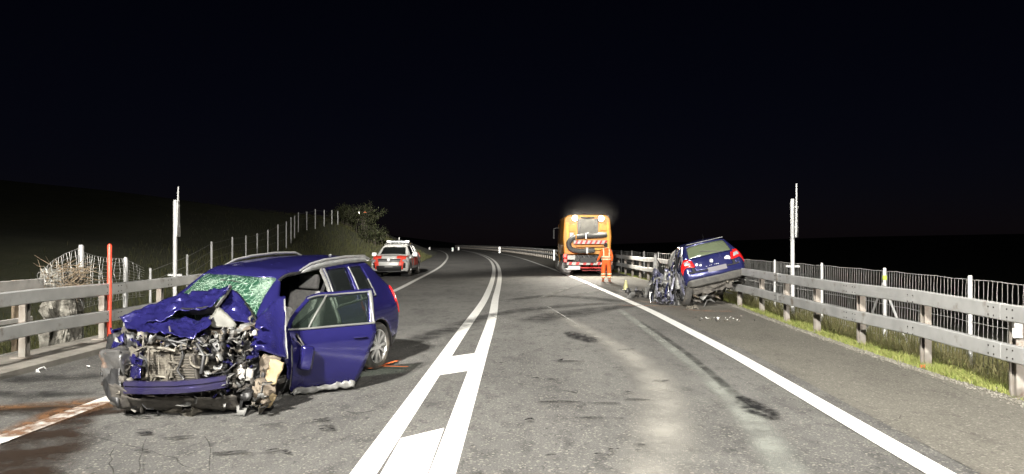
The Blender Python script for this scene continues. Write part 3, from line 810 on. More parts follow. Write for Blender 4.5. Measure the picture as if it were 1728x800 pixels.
class Shell:
    def __init__(s, ctrl, scale=(1, 1, 1), k=7, seams=()):
        C = np.array(ctrl, float) * np.array(scale)
        full = np.concatenate([C, (C * np.array([1, -1, 1]))[:, -2::-1]], axis=1)      # left rows, then the mirrored right rows
        s.nr = C.shape[1]
        tu = np.concatenate([[0], np.cumsum(np.linalg.norm(np.diff(full, axis=0), axis=2).mean(1))])
        tv = np.concatenate([[0], np.cumsum(np.linalg.norm(np.diff(full, axis=1), axis=2).mean(0))])
        def samples(n, seams=()):
            out = set()
            for i in range(n - 1):
                for j in range(k): out.add(i + j / k)
            out.add(n - 1.0)
            for q in seams: out.add(q)
            return np.array(sorted(out))
        s.u = samples(len(C), seams); s.v = samples(full.shape[1])
        ux = np.interp(s.u, np.arange(len(C)), tu); vx = np.interp(s.v, np.arange(full.shape[1]), tv)
        A = hermite(full, tu, ux)
        s.A = np.swapaxes(hermite(np.swapaxes(A, 0, 1), tv, vx), 0, 1)
    def faces(s):
        """yield face corner ids with u, v (row counted from its own sill) and side"""
        n, m = s.A.shape[:2]; top = s.nr - 1
        for i in range(n - 1):
            um = (s.u[i] + s.u[i + 1]) / 2
            for j in range(m - 1):
                vm = (s.v[j] + s.v[j + 1]) / 2
                side = 1 if vm < top else -1
                yield (i * m + j, (i + 1) * m + j, (i + 1) * m + j + 1, i * m + j + 1), um, (vm if side > 0 else 2 * top - vm), side
    def cut(s, classify, arches=(), deform=None):
        V = s.A.reshape(-1, 3).copy(); V0 = V.copy(); parts = {}
        inside = np.zeros(len(V), bool); near = {}
        for (ax, az, r) in arches:
            d = np.hypot(V0[:, 0] - ax, V0[:, 2] - az); inside |= (d < r) & (np.abs(V0[:, 1]) > .55)
        snap = set()
        for f, u, v, sd in s.faces():
            nin = sum(inside[q] for q in f)
            if nin == 4: continue
            if nin: snap.update(q for q in f if inside[q])
            p = classify(u, v, sd)
            if p is None: continue
            parts.setdefault(p, []).append(f)
        for q in snap:
            for (ax, az, r) in arches:
                dx, dz = V0[q, 0] - ax, V0[q, 2] - az; d = math.hypot(dx, dz)
                if d < r and d > 1e-6: V[q, 0] = ax + dx / d * r; V[q, 2] = az + dz / d * r
        if deform is not None:
            for q in range(len(V)): V[q] = deform(Vector(V[q]))
        s.V = V; return parts
    def part(s, faces, off=0.0):
        ids = sorted({q for f in faces for q in f}); mp = {q: i for i, q in enumerate(ids)}
        mb = MB(); V = s.V
        if off:
            n, m = s.A.shape[:2]; Vg = V.reshape(n, m, 3)
            du = np.gradient(Vg, axis=0); dv = np.gradient(Vg, axis=1); N = np.cross(du, dv); L = np.linalg.norm(N, axis=2, keepdims=True); N = N / np.maximum(L, 1e-9)
            N = N.reshape(-1, 3)
            V = V + N * off
        mb.add([tuple(V[q]) for q in ids], [tuple(mp[q] for q in f) for f in faces]); return mb

# the outward normal of the grid: columns x rows, checked once on the roof
def shell_sign(sh):
    n, m = sh.A.shape[:2]; i, j = int(n * .5), m // 2
    N = np.cross(sh.A[i + 1, j] - sh.A[i, j], sh.A[i, j + 1] - sh.A[i, j]); return 1.0 if N[2] > 0 else -1.0

def paint_mat(name, c, rough=.32, metal=.25, dirt=None):
    return mat(name, c, tuple(q * .88 for q in c), 5, rough, metal, coat=.55, dirt=dirt, dscale=2.5, dthr=.6, rvar=.3)
M['blue_a'] = paint_mat('violet_blue_paint', (0.017, 0.0155, 0.094), rough=.19, metal=.4, dirt=(0.026, 0.0235, 0.084))
M['blue_b'] = paint_mat('dark_blue_paint', (0.017, 0.020, 0.088), rough=.22, metal=.35, dirt=(0.028, 0.030, 0.080))
M['blue_scuff'] = mat('scuffed_blue', (0.017, 0.0155, 0.094), (0.014, 0.013, 0.08), 5, .22, .35, coat=.6, dirt=(0.26, 0.255, 0.29), dscale=5.5, dthr=.665, rvar=.3)
M['white_paint'] = paint_mat('white_car_paint', (0.44, 0.44, 0.42), metal=0)
M['red_car'] = mat('signal_red', (0.60, 0.05, 0.025), (0.52, 0.04, 0.025), 6, .4)
M['glass_dark'] = glass_mat('dark_glass', (0.012, 0.014, 0.014), 0.72)
M['glass_clear'] = glass_mat('clear_glass', (0.02, 0.026, 0.023), 0.30)
M['glass_crack'] = glass_mat('shattered_glass', (0.03, 0.10, 0.06), 0.40, crack=1)
M['grey_metal'] = mat('grey_steel', (0.22, 0.22, 0.21), (0.11, 0.11, 0.105), 9, .55, .3, .002, 30, dirt=(.07, .065, .06), dscale=7, dthr=.56)
M['cast'] = mat('cast_aluminium', (0.18, 0.165, 0.135), (0.085, 0.078, 0.064), 12, .6, .2, .006, 40, dirt=(.06, .05, .04), dscale=10, dthr=.52)
M['chrome'] = mat('silver_trim', (0.66, 0.66, 0.66), (0.52, 0.52, 0.52), 6, .28, .75)
M['tail_red'] = mat('tail_lamp_red', (0.55, 0.012, 0.012), (0.42, 0.01, 0.01), 12, .12, coat=1)
M['lamp_clear'] = mat('lamp_clear', (0.40, 0.42, 0.44), (0.20, 0.21, 0.22), 30, .12, .3, coat=1)
M['seat'] = mat('grey_seat_cloth', (0.20, 0.195, 0.19), (0.13, 0.128, 0.125), 22, .9, bump=.002, bscale=120)
M['airbag'] = mat('airbag_cloth', (0.34, 0.34, 0.33), (0.27, 0.27, 0.265), 4, .85, bump=.012, bscale=9)
M['foam'] = mat('torn_foam', (0.36, 0.29, 0.17), (0.24, 0.18, 0.10), 8, .9, bump=.01, bscale=24)
M['liner'] = mat('muddy_liner', (0.17, 0.14, 0.105), (0.085, 0.07, 0.055), 6, .85, bump=.008, bscale=18)
M['underside'] = mat('underbody', (0.045, 0.041, 0.037), (0.095, 0.087, 0.075), 9, .8, .2, .01, 20)
M['trim'] = mat('trim_grey', (0.13, 0.135, 0.125), (0.10, 0.10, 0.095), 8, .45, .2)
M['inner_grey'] = mat('inner_bonnet_grey', (0.11, 0.11, 0.095), (0.07, 0.07, 0.06), 6, .6, .2)
M['silver_tape'] = mat('grille_grey', (0.30, 0.31, 0.30), (0.2, 0.2, 0.2), 9, .4, .4)

def wheel(parent, loc, r=.325, w=.205, side=1, rot=None, spokes=10, steel=False, dirty=False):
    """tyre (part) with its rim (sub-part); axle along local y, outer face towards side*y"""
    Mx = Matrix.Rotation(R(-90) * side, 4, 'X')
    ri = r * .69; h = w / 2
    mb = MB(); mb.lathe([(ri, -h * .8), (ri + .012, -h * .95), (r * .87, -h), (r * .965, -h * .86), (r, -h * .6), (r, h * .6), (r * .965, h * .86), (r * .87, h), (ri + .012, h * .95), (ri, h * .8)], 40, Mx)
    for g in (-.35, 0, .35):
        pass
    ty = mb.build('wheel', M['rubber'], parent, 50, loc, rot)
    mb = MB(); mb.lathe([(ri + .002, -h * .8), (ri * .93, -h * .5), (ri * .90, h * .35), (ri * .98, h * .82), (ri + .006, h * .84)], 36, Mx)
    mb.lathe([(0, h * .1), (ri * .92, h * .0)], 30, Mx, 1)
    if steel:
        mb.lathe([(ri * .9, h * .55), (ri * .6, h * .75), (ri * .3, h * .6), (0, h * .62)], 30, Mx)
    else:
        for k in range(spokes // 2):
            for dk in (-.17, .17):
                a = 2 * math.pi * k / (spokes // 2) + dk; a2 = 2 * math.pi * k / (spokes // 2) + dk * 1.7
                p0 = Mx @ Vector((.05 * math.cos(a), .05 * math.sin(a), h * .62)); p1 = Mx @ Vector((ri * .95 * math.cos(a2), ri * .95 * math.sin(a2), h * .70))
                mb.bar(p0, p1, .036, .022, 0, up=Mx @ Vector((0, 0, 1)))
        mb.lathe([(.062, h * .5), (.058, h * .72), (.03, h * .77), (0, h * .77)], 16, Mx)
    mb.build('rim', [M['underside'] if dirty else M['alloy'], M['gap']], ty, 35)
    return ty

def coons(top, bot, n, m, amp=0.0, sc=6.0, seed=0, lr=None):
    """ruled sheet between two polylines, crumpled by noise"""
    def resample(pl, k):
        pl = [Vector(p) for p in pl]; L = [0]
        for a, b in zip(pl, pl[1:]): L.append(L[-1] + (b - a).length)
        out = []
        for i in range(k):
            s = L[-1] * i / (k - 1); j = 0
            while j < len(pl) - 2 and L[j + 1] < s: j += 1
            f = 0 if L[j + 1] == L[j] else (s - L[j]) / (L[j + 1] - L[j]); out.append(pl[j].lerp(pl[j + 1], f))
        return out
    T, B = resample(top, m), resample(bot, m); A = []
    for i in range(n):
        f = i / (n - 1); row = []
        for j in range(m):
            p = T[j].lerp(B[j], f)
            q = p * sc + Vector((seed * 3.1, seed * 1.7, seed))
            d = mnoise.noise_vector(q) * amp + mnoise.noise_vector(q * 2.7) * amp * .4
            rg = (abs(mnoise.noise(q * .9)) + .6 * abs(mnoise.noise(q * 2.1 + Vector((5, 3, 1))))) * amp * 1.9      # sharp folds
            row.append(p + d * .6 + Vector((0, 0, rg * .8 - amp * .5)) + Vector((rg * .5, 0, 0)))
        A.append(row)
    return MB().grid(A)

def shard(c, size, amp=.5, seed=None):
    """a torn, bent scrap of sheet"""
    d = Vector((random.gauss(0, 1), random.gauss(0, 1), random.gauss(0, 1))).normalized(); _, sd, u = frame(d)
    n = random.choice((3, 4)); mb = MB(); A = []
    w = size * random.uniform(.25, .6); bend = random.uniform(-1, 1) * size * amp
    for i in range(n):
        f = i / (n - 1) - .5; row = []
        for j in (-1, 0, 1):
            row.append(Vector(c) + d * (f * size * random.uniform(.8, 1.1)) + sd * (j * w * random.uniform(.5, 1) * (1 - abs(f) * .9)) + u * (bend * (f * f * 4 - .5) + random.gauss(0, size * .08) + abs(j) * random.uniform(-.2, .2) * w))
        A.append(row)
    return mb.grid(A)

def rounded(parent, name, c, size, m, rot=None, lev=2, sharp=.0):
    """soft cushion-like block"""
    bm = bmesh.new(); bmesh.ops.create_cube(bm, size=1)
    for v in bm.verts: v.co = Vector((v.co.x * size[0], v.co.y * size[1], v.co.z * size[2]))
    bmesh.ops.bevel(bm, geom=bm.edges[:], offset=min(size) * .3, segments=3, profile=.6, affect='EDGES')
    me = bpy.data.meshes.new(name); bm.to_mesh(me); bm.free(); me.materials.append(m)
    me.polygons.foreach_set('use_smooth', [True] * len(me.polygons))
    return link(name, me, parent, c, rot)

def front_seat(parent, x, y):
    rounded(parent, 'seat_cushion', (x + .10, y, .52), (.52, .50, .17), M['seat'])
    b = rounded(parent, 'seat_back', (x - .24, y, .86), (.15, .48, .62), M['seat'], (0, R(-14), 0))
    rounded(b, 'headrest', (.02, 0, .42), (.10, .26, .19), M['seat'])

SEAM_W = .035
def seam_list(cols): return [c for q in cols for c in (q - SEAM_W / 2, q + SEAM_W / 2)]
# ------------------------------------------------------------------ wreck A: violet-blue crossover, front torn off, driver's door hanging open
HEAD = 19.0
fwd = Vector((-math.sin(R(HEAD)), -math.cos(R(HEAD)), 0)); lft = Vector((-fwd.y, fwd.x, 0))
wl = G(627, 621)
rc = wl - lft * .77
carA = empty('wrecked_crossover', (rc.x, rc.y, 0), label='wrecked violet-blue crossover with its front torn off and driver door open', cat='car')
yaw = math.atan2(fwd.y, fwd.x)
rotA = Matrix.Rotation(yaw, 4, 'Z') @ Matrix.Rotation(R(3.4), 4, 'Y') @ Matrix.Rotation(R(2.2), 4, 'X').inverted()
carA.rotation_euler = rotA.to_euler()
carA.location.z = 0.012
bpy.context.view_layer.update()
MA = Matrix.Translation(carA.location) @ rotA; MAI = MA.inverted()
def A_(px, py, y):
    """photo pixel at distance y -> car A coordinates"""
    return MAI @ P(px, py, y)

shA = Shell(SUV, k=7, seams=seam_list([6.0, 7.55, 10.0]))
sgA = shell_sign(shA)
BELT, ROOFE = 4.0, 5.0
def winlim(v): return 4.07 < v < 4.86
def classA(u, v, sd):
    if u > 11.0 and v > 4.0: return None                       # bonnet and nose are gone
    if u > 12.0: return None
    if sd > 0 and u > 11.6: return None
    if 10.0 < u < 11.0 and v > 5.0:
        return 'windscreen' if (10.06 < u < 10.95 and v > 5.12) else 'body'
    if 3.0 < u < 4.0 and v > 5.0:
        return 'rear_window' if (3.1 < u < 3.9 and v > 5.15) else 'body'
    if winlim(v):
        if 5.05 < u < 5.95: return 'quarter_window_' + ('l' if sd > 0 else 'r')
        if 6.12 < u < 6.93: return 'side_window_' + ('l' if sd > 0 else 'r')
        if 8.1 < u < 9.9:
            return 'door_glass' if sd > 0 else 'side_window_fr'
    if sd > 0 and 8.0 < u < 10.0 and .35 < v < 4.94: return 'door'
    if 2.05 < u < 3.35 and 2.95 < v < 4.25: return 'tail_lamp_' + ('l' if sd > 0 else 'r')
    if v < .85 or (u < 1.6): return 'cladding'
    for q in (6.0, 10.0, 7.55):
        if abs(u - q) < SEAM_W * .5 + 1e-4 and v < 4.9 and (v < 4 or q != 6.0): return 'seam'
    return 'body'
def deformA(p):
    # front-left corner shoved in, A-pillar bowed
    if p.x > 1.75:
        a = (p.x - 1.75)
        n = mnoise.noise_vector(p * 4.5) * .10 + mnoise.noise_vector(p * 11) * .045
        w = min(a * 1.6, 1.0)
        low = max(0, min(1, (1.25 - p.z) * 3))
        p = p + n * w * low * (.35 if p.y > 0 and p.z > .55 else 1)
        if p.y > 0: p.x -= a * .35 * low
    return p
partsA = shA.cut(classA, [(0, .335, .365), (2.566, .335, .38)], deformA)
def skin(name, key, m, off=0, solid=.018, parent=None, lab=None, sh=shA, parts=partsA, sg=sgA, smooth=45, car=carA):
    if key not in parts: return None
    mb = sh.part(parts[key], off * sg)
    if sg < 0: mb.f = [f[::-1] for f in mb.f]
    o = mb.build(name, m, parent or car, smooth, fix=False)
    if solid:
        md = o.modifiers.new('solid', 'SOLIDIFY'); md.thickness = solid; md.offset = -1
    if lab: o['label'] = lab
    return o
bodyA = skin('body', 'body', M['blue_a'])
skin('panel_gap', 'seam', M['gap'], -.006, 0, bodyA)
skin('cladding', 'cladding', M['dark'], 0)
skin('windscreen', 'windscreen', M['glass_crack'], -.008, .004, lab='shattered greenish windscreen')
skin('rear_window', 'rear_window', M['glass_dark'], -.008, .004)
for k in ('quarter_window_l', 'quarter_window_r', 'side_window_l', 'side_window_r', 'side_window_fr'):
    skin(k.rsplit('_', 1)[0], k, M['glass_dark'], -.010, .004)
for k in ('tail_lamp_l', 'tail_lamp_r'): skin('tail_lamp', k, M['tail_red'], .014, .02)
# window surround strips on the visible side
def surf_line(sh, u0, u1, v0, v1, n=14, off=.004):
    n_, m_ = sh.A.shape[:2]; out = []
    for i in range(n):
        f = i / (n - 1); u = u0 + (u1 - u0) * f; v = v0 + (v1 - v0) * f
        iu = np.interp(u, sh.u, np.arange(n_)); iv = np.interp(v, sh.v, np.arange(m_))
        a, b = int(min(iu, n_ - 2)), int(min(iv, m_ - 2)); fu, fv = iu - a, iv - b
        V = sh.V.reshape(n_, m_, 3)
        p = (V[a, b] * (1-fu) * (1-fv) + V[a+1, b] * fu * (1-fv) + V[a, b+1] * (1-fu) * fv + V[a+1, b+1] * fu * fv)
        q = Vector(p); q.y += off * (1 if q.y > 0 else -1); out.append(q)
    return out
for u0, u1, v0, v1 in ((5.05, 7.0, 4.05, 4.05), (5.98, 6.06, 4.06, 4.86), (5.05, 5.05, 4.06, 4.5)):
    MB().tube(surf_line(shA, u0, u1, v0, v1), .010, 6).build('window_trim', M['trim'], carA, 60)
# door aperture: grey sill, pillar and seal showing where the door has swung away
MB().tube(surf_line(shA, 8.0, 10.0, 4.96, 4.96, off=-.02), .020, 6).build('door_seal', M['dark'], carA, 60)
MB().tube(surf_line(shA, 7.97, 7.97, .5, 4.94, off=-.015), .024, 6).build('pillar_edge', M['grey_metal'], carA, 60)
MB().tube(surf_line(shA, 7.5, 7.5, 4.0, 4.94, off=.003), .014, 6).build('pillar_trim', M['trim'], carA, 60)

# roof rails
for sd in (1, -1):
    top = [(-.30, 1.505), (-.15, 1.555), (.3, 1.580), (.8, 1.578), (1.1, 1.555), (1.32, 1.495)]
    pts = [Vector((x, sd * .555, z - .03)) for x, z in top]
    MB().tube(pts, [.012, .017, .018, .018, .016, .010], 8).build('roof_rail', M['chrome'], carA, 60)
    mb = MB()
    Af = [[Vector((x, sd * (.568), z - .045)), Vector((x, sd * .585, 1.435 + .03 * (1 - ((x - .45) / .9) ** 2)))] for x, z in top]
    if sd > 0: mb.grid(Af).build('rail_fairing', M['silver_tape'], carA, 60, solid=.006)
# antenna fin on the roof
mb = MB(); mb.prism([(-.22, -.015, 1.475), (-.10, -.015, 1.49), (-.20, -.015, 1.525)], (0, .03, 0)); mb.build('antenna_fin', M['silver_tape'], carA, bevel=.008)

# rear axle wheels, battered front wheel
wheel(carA, (0, .79, .325), side=1, rot=(R(2.2), R(20), 0)); wheel(carA, (0, -.79, .325), side=-1)
wheel(carA, (2.46, -.80, .33), side=-1, rot=(0, 0, R(-14)))
# wheel-arch lip and liner at the rear
mb = MB(); mb.tube([(.368 * math.cos(a), .862, .335 + .368 * math.sin(a)) for a in np.linspace(-.3, math.pi + .1, 22)], .022, 6); mb.build('arch_lip', M['dark'], carA, 60)
mb = MB(); mb.lathe([(.40, .35), (.40, -0.06)], 24, Matrix.Translation((0, .78, .335)) @ Matrix.Rotation(R(90), 4, 'X')); mb.build('arch_liner', M['dark'], carA, 60)

# interior
mb = MB(); mb.box((.75, 0, .30), (2.5, 1.5, .05)); mb.build('floor_pan', M['underside'], carA)
front_seat(carA, 1.18, .37); front_seat(carA, 1.18, -.37)
rounded(carA, 'rear_bench', (.12, 0, .50), (.5, 1.25, .2), M['seat']); rounded(carA, 'rear_backrest', (-.12, 0, .84), (.15, 1.25, .6), M['seat'], (0, R(-14), 0))
me = rough_block((4, 4, 4), (.34, 1.30, .30), 8, .05, 6); me.materials.append(M['dark']); link('dashboard', me, carA, (2.05, 0, .82))
mb = MB(); mb.tube([Vector((1.72 + .06 * math.cos(a), .37 + .18 * math.sin(a), .90 + .17 * math.cos(a))) for a in np.linspace(0, 2 * math.pi, 25)], .016, 8, caps=False); mb.build('steering_wheel', M['dark'], carA, 60)
me = rough_block((9, 2, 4), (.20, .40, .34), 8, .07, 5); me.materials.append(M['airbag']); link('airbag', me, carA, (1.60, .36, .88))
me = rough_block((2, 8, 4), (.20, .44, .40), 8, .07, 5); me.materials.append(M['airbag']); link('airbag', me, carA, (1.72, -.36, .98))
mb = MB(); mb.tube([Vector((.93, .66, 1.30)), Vector((1.0, .55, .95)), Vector((1.12, .2, .62))], .022, 5); mb.build('seat_belt', M['dark'], carA)
me = rough_block((2, 3, 4), (.10, .30, .10), 4, .03, 9); me.materials.append(M['dark']); link('mirror_mount', me, carA, (1.84, .05, 1.33))
mb = MB(); mb.box((1.98, .10, 1.22), (.02, .10, .07)); mb.build('toll_sticker', mat('green_sticker', (.06, .42, .08), None, 9, .4), carA)

# the open driver's door, cut from the same skin and swung about its front edge
hinge = Vector((1.99, .84, .6))
dm = shA.part(partsA['door'], 0)
DOOR_ROT = (R(-3), R(0), R(-40))
def twist(p):
    p = Vector(p) - hinge
    if p.z < .3: p.x *= 1 - .30 * (.3 - p.z) / .75
    if p.z > .36: p.z = .36 + (p.z - .36) * .76; p.y += (p.z - .36) * .10
    return tuple(p)
dm.v = [twist(p) for p in dm.v]
if sgA < 0: dm.f = [f[::-1] for f in dm.f]
door = dm.build('front_door', M['blue_a'], carA, 45, hinge - Vector((0, 0, .09)), DOOR_ROT, fix=False)
md = door.modifiers.new('solid', 'SOLIDIFY'); md.thickness = .045; md.offset = -1
door['label'] = 'open driver door with its mirror hanging down'
gm = shA.part(partsA['door_glass'], -.014 * sgA); gm.v = [twist(p) for p in gm.v]
g = gm.build('door_window', M['glass_clear'], door, 60, fix=False); g.modifiers.new('s', 'SOLIDIFY').thickness = .004
def dl(u0, u1, v0, v1, off=.004, n=14): return [Vector(twist(p)) for p in surf_line(shA, u0, u1, v0, v1, n, off)]
MB().tube(dl(8.02, 9.98, 4.04, 4.04, .006), .013, 6).build('belt_trim', M['trim'], door, 60)
MB().tube(dl(8.05, 8.10, 4.05, 4.9, .004), .024, 6).build('frame_trim', M['trim'], door, 60)
MB().tube(dl(8.1, 9.95, 4.885, 4.885, .004), .010, 6).build('frame_trim', M['trim'], door, 60)
MB().tube(dl(9.42, 9.36, 4.05, 4.86, .0), .012, 6).build('quarter_bar', M['trim'], door, 60)
# torn bottom edge showing bright metal, handle, hanging mirror
mb = coons([p + Vector((0, .006, .02)) for p in dl(8.05, 9.9, .42, .42, .01, 30)], [p + Vector((0, .01 + .02 * random.random(), -.03 - .03 * random.random())) for p in dl(8.05, 9.9, .40, .40, .01, 30)], 4, 30, .02, 14, 5)
mb.build('torn_edge', M['grey_metal'], door, 30, solid=.003)
mb = MB(); mb.tube(dl(8.22, 8.52, 3.05, 3.05, .03, 6), [.008, .014, .015, .015, .014, .008], 8); mb.build('handle', M['blue_a'], door, 60)
mir = rounded(door, 'mirror', (-.17, .17, .10), (.14, .13, .27), M['blue_a'], (R(8), R(-12), 0))
rounded(mir, 'mirror_glass', (-.045, 0, -.01), (.07, .10, .22), M['dark'])
mb = MB(); mb.tube([(-.10, .05, .34), (-.12, .12, .30), (-.16, .15, .22)], .012, 6); mb.tube([(-.06, .05, .30), (-.10, .13, .27), (-.15, .17, .21)], .006, 5); mb.build('mirror_cable', M['dark'], door, 60)
mb = MB(); mb.tube([p + Vector((0, -.05, 0)) for p in dl(9.97, 9.97, .5, 3.9, .0)], .018, 6); mb.build('hinge_edge', M['grey_metal'], door, 60)

# ---- torn front end
def sheet(name, top, bot, m, n=9, mm=16, amp=.03, sc=6, seed=0, solid=.004, parent=None, smooth=28, lab=None):
    o = coons(top, bot, n, mm, amp, sc, seed).build(name, m, parent or carA, smooth, solid=solid)
    if lab: o['label'] = lab
    return o
# folded bonnet: upper fold, lower fold, right-hand remnant standing against the windscreen
bn = sheet('bonnet', [A_(206, 537, 7.75), A_(232, 524, 7.85), A_(256, 513, 7.95), A_(288, 503, 8.05), A_(305, 497, 8.08), A_(345, 490, 8.0), A_(390, 483, 7.85)],
      [A_(216, 553, 7.62), A_(232, 553, 7.50), A_(272, 540, 7.45), A_(307, 522, 7.55), A_(345, 521, 7.50), A_(363, 516, 7.50), A_(382, 495, 7.62)], M['blue_scuff'], 22, 48, .035, 7, 1, lab='buckled violet-blue bonnet folded upwards')
sheet('bonnet_fold', [A_(226, 552, 7.55), A_(272, 541, 7.50), A_(304, 534, 7.62), A_(336, 541, 7.6), A_(364, 531, 7.55)],
      [A_(234, 557, 7.30), A_(272, 560, 7.22), A_(304, 567, 7.15), A_(328, 569, 7.15), A_(357, 546, 7.28)], M['blue_scuff'], 18, 40, .035, 8, 2, parent=bn)
sheet('bonnet_edge', [A_(306, 521, 7.56), A_(345, 519, 7.52), A_(365, 515, 7.52)], [A_(308, 529, 7.66), A_(340, 533, 7.64), A_(362, 530, 7.6)], M['gap'], 4, 14, .02, 9, 3, parent=bn)
sheet('bonnet_lip', [A_(388, 481, 7.86), A_(379, 497, 7.6), A_(364, 518, 7.48)], [A_(394, 484, 7.88), A_(384, 500, 7.64), A_(368, 522, 7.52)], M['grey_metal'], 4, 14, .012, 9, 4, parent=bn)
br = sheet('bonnet_remnant', [A_(392, 487, 7.86), A_(404, 498, 7.84), A_(420, 518, 7.8), A_(433, 540, 7.74)], [A_(366, 518, 7.62), A_(378, 528, 7.60), A_(396, 540, 7.58), A_(426, 546, 7.62)], M['blue_scuff'], 16, 28, .026, 8, 6)
sheet('inner_panel', [A_(390, 487, 7.93), A_(402, 492, 7.97), A_(418, 512, 7.93), A_(436, 541, 7.82)], [A_(388, 492, 7.90), A_(400, 503, 7.86), A_(414, 523, 7.82), A_(430, 544, 7.77)], M['inner_grey'], 5, 16, .012, 9, 7, parent=br)
sheet('inner_panel', [A_(369, 517, 7.58), A_(384, 528, 7.55), A_(400, 546, 7.52)], [A_(352, 540, 7.5), A_(360, 552, 7.46), A_(398, 552, 7.5)], M['inner_grey'], 8, 12, .015, 8, 8, parent=br)
sheet('cowl_panel', [A_(330, 548, 7.62), A_(370, 551, 7.6), A_(400, 549, 7.62), A_(436, 543, 7.7)], [A_(325, 566, 7.5), A_(370, 566, 7.45), A_(402, 562, 7.5), A_(440, 556, 7.6)], M['liner'], 6, 16, .03, 8, 9)
# left front wing, creased down to the torn arch
sheet('front_wing', [A_(436, 536, 7.75), A_(452, 520, 7.85), A_(470, 500, 7.98), A_(484, 500, 8.0)], [A_(424, 588, 7.42), A_(446, 592, 7.45), A_(466, 596, 7.52), A_(486, 604, 7.62)], M['blue_a'], 14, 18, .03, 5, 10, lab='creased violet-blue front wing above the torn wheel arch')
sheet('wing_edge', [A_(482, 505, 7.95), A_(484, 560, 7.74), A_(487, 604, 7.60)], [A_(478, 505, 7.97), A_(479, 560, 7.76), A_(482, 606, 7.62)], M['grey_metal'], 4, 12, .014, 9, 11)
M['tank_plastic'] = mat('tank_plastic', (.40, .39, .36), (.28, .27, .25), 7, .5)
# torn arch: muddy liner, foam, shredded wheel
sheet('wheel_liner', [A_(448, 598, 7.50), A_(462, 596, 7.55), A_(478, 602, 7.6)], [A_(430, 668, 7.28), A_(450, 682, 7.25), A_(466, 668, 7.35)], M['liner'], 12, 14, .06, 6, 12, solid=.012)
sheet('foam_block', [A_(459, 606, 7.42), A_(470, 606, 7.44), A_(481, 614, 7.46)], [A_(450, 640, 7.34), A_(460, 648, 7.33), A_(469, 645, 7.36)], M['foam'], 7, 8, .03, 9, 13, solid=.02)
sheet('foam_block', [A_(462, 664, 7.30), A_(467, 668, 7.3)], [A_(438, 690, 7.36), A_(458, 688, 7.38)], M['foam'], 7, 8, .03, 9, 14, solid=.02)
sheet('liner_flap', [A_(415, 600, 7.5), A_(430, 596, 7.52), A_(448, 602, 7.52)], [A_(420, 618, 7.5), A_(432, 640, 7.42), A_(450, 650, 7.36)], M['dark'], 8, 10, .05, 7, 15, solid=.008)
sheet('washer_tank', [A_(400, 620, 7.36), A_(414, 612, 7.35), A_(431, 622, 7.38)], [A_(404, 640, 7.3), A_(412, 647, 7.3), A_(424, 642, 7.33)], M['tank_plastic'], 7, 9, .03, 10, 16, solid=.03)
wheel(carA, MAI @ Vector((-2.84, 7.93, .33)), side=1, rot=(0, 0, R(32)))
# bumper beam
mb = MB(); A = []
b0, b1 = [P(212, 653, 7.10), P(250, 654, 7.00), P(300, 653, 6.97), P(345, 649, 7.0), P(384, 643, 7.10)], None
for p in b0:
    q = MAI @ p; A.append([q + (MAI.to_3x3() @ Vector(o)) for o in ((0, 0.0, .062), (0, -.03, .055), (0, -.035, .018), (0, -.015, .010), (0, -.015, -.010), (0, -.035, -.018), (0, -.03, -.055), (0, 0, -.062), (0, .05, -.055), (0, .05, .055))])
mb.grid(A, wrap=True); mb.f += [tuple(range(10)), tuple(40 + i for i in range(9, -1, -1))]; mb.m += [0, 0]
M['beam'] = mat('scuffed_beam', (.030, .026, .085), (.05, .045, .09), 7, .25, .5, dirt=(.16, .15, .17), dscale=8, dthr=.62)
bm_ = mb.build('bumper_beam', M['beam'], carA, 30)
# engine and gearbox castings with ribs
def casting(px, py, y, size, seed, m, name, amp=.03):
    me = rough_block((seed, seed * 2, 1), size, 9, amp, 7); me.materials.append(m)
    me.polygons.foreach_set('use_smooth', [True] * len(me.polygons)); me.set_sharp_from_angle(angle=R(35))
    return link(name, me, carA, A_(px, py, y))
en = casting(280, 607, 7.45, (.42, .52, .32), 2, M['cast'], 'engine_block')
gb = casting(336, 608, 7.42, (.40, .30, .30), 5, M['cast'], 'gearbox', .045)
casting(300, 566, 7.75, (.5, .9, .16), 8, M['underside'], 'engine_cover', .06)
casting(300, 676, 7.62, (.5, .85, .09), 11, M['cast'], 'sump', .03)
casting(310, 640, 7.95, (.5, 1.3, .5), 13, M['underside'], 'subframe', .09)
dW = MAI.to_3x3()
mb = MB(); mb.tube([A_(252, 586, 7.12), A_(251, 610, 7.1), A_(249, 636, 7.1)], .014, 6); mb.tube([A_(252, 586, 7.12), A_(275, 587, 7.08), A_(297, 592, 7.08)], .014, 6); mb.build('engine_rib', M['cast'], en and carA, 60)
for q in range(4):
    mb = MB(); mb.tube([A_(260 + q * 11 + random.uniform(-3, 3), 594, 7.2), A_(258 + q * 11, 630 + random.uniform(-8, 4), 7.18)], .005, 5); mb.build('rib', M['cast'], carA, 60)
mb = MB(); mb.tube([A_(310 + 14 * math.cos(a) * 1.3, 600 + 18 * math.sin(a), 7.15) for a in np.linspace(.6, 5.6, 18)], .013, 6); mb.build('hose', M['cast'], carA, 60)
mb = MB(); mb.tube([A_(336 + 12 * math.cos(a) * 1.2, 606 + 14 * math.sin(a), 7.12) for a in np.linspace(-1, 3.6, 16)], .015, 6); mb.build('hose', M['cast'], carA, 60)
mb = MB(); mb.tube([A_(306, 580, 7.15), A_(310, 600, 7.12), A_(300, 625, 7.12), A_(312, 640, 7.1)], .014, 6); mb.build('hose', M['dark'], carA, 60)
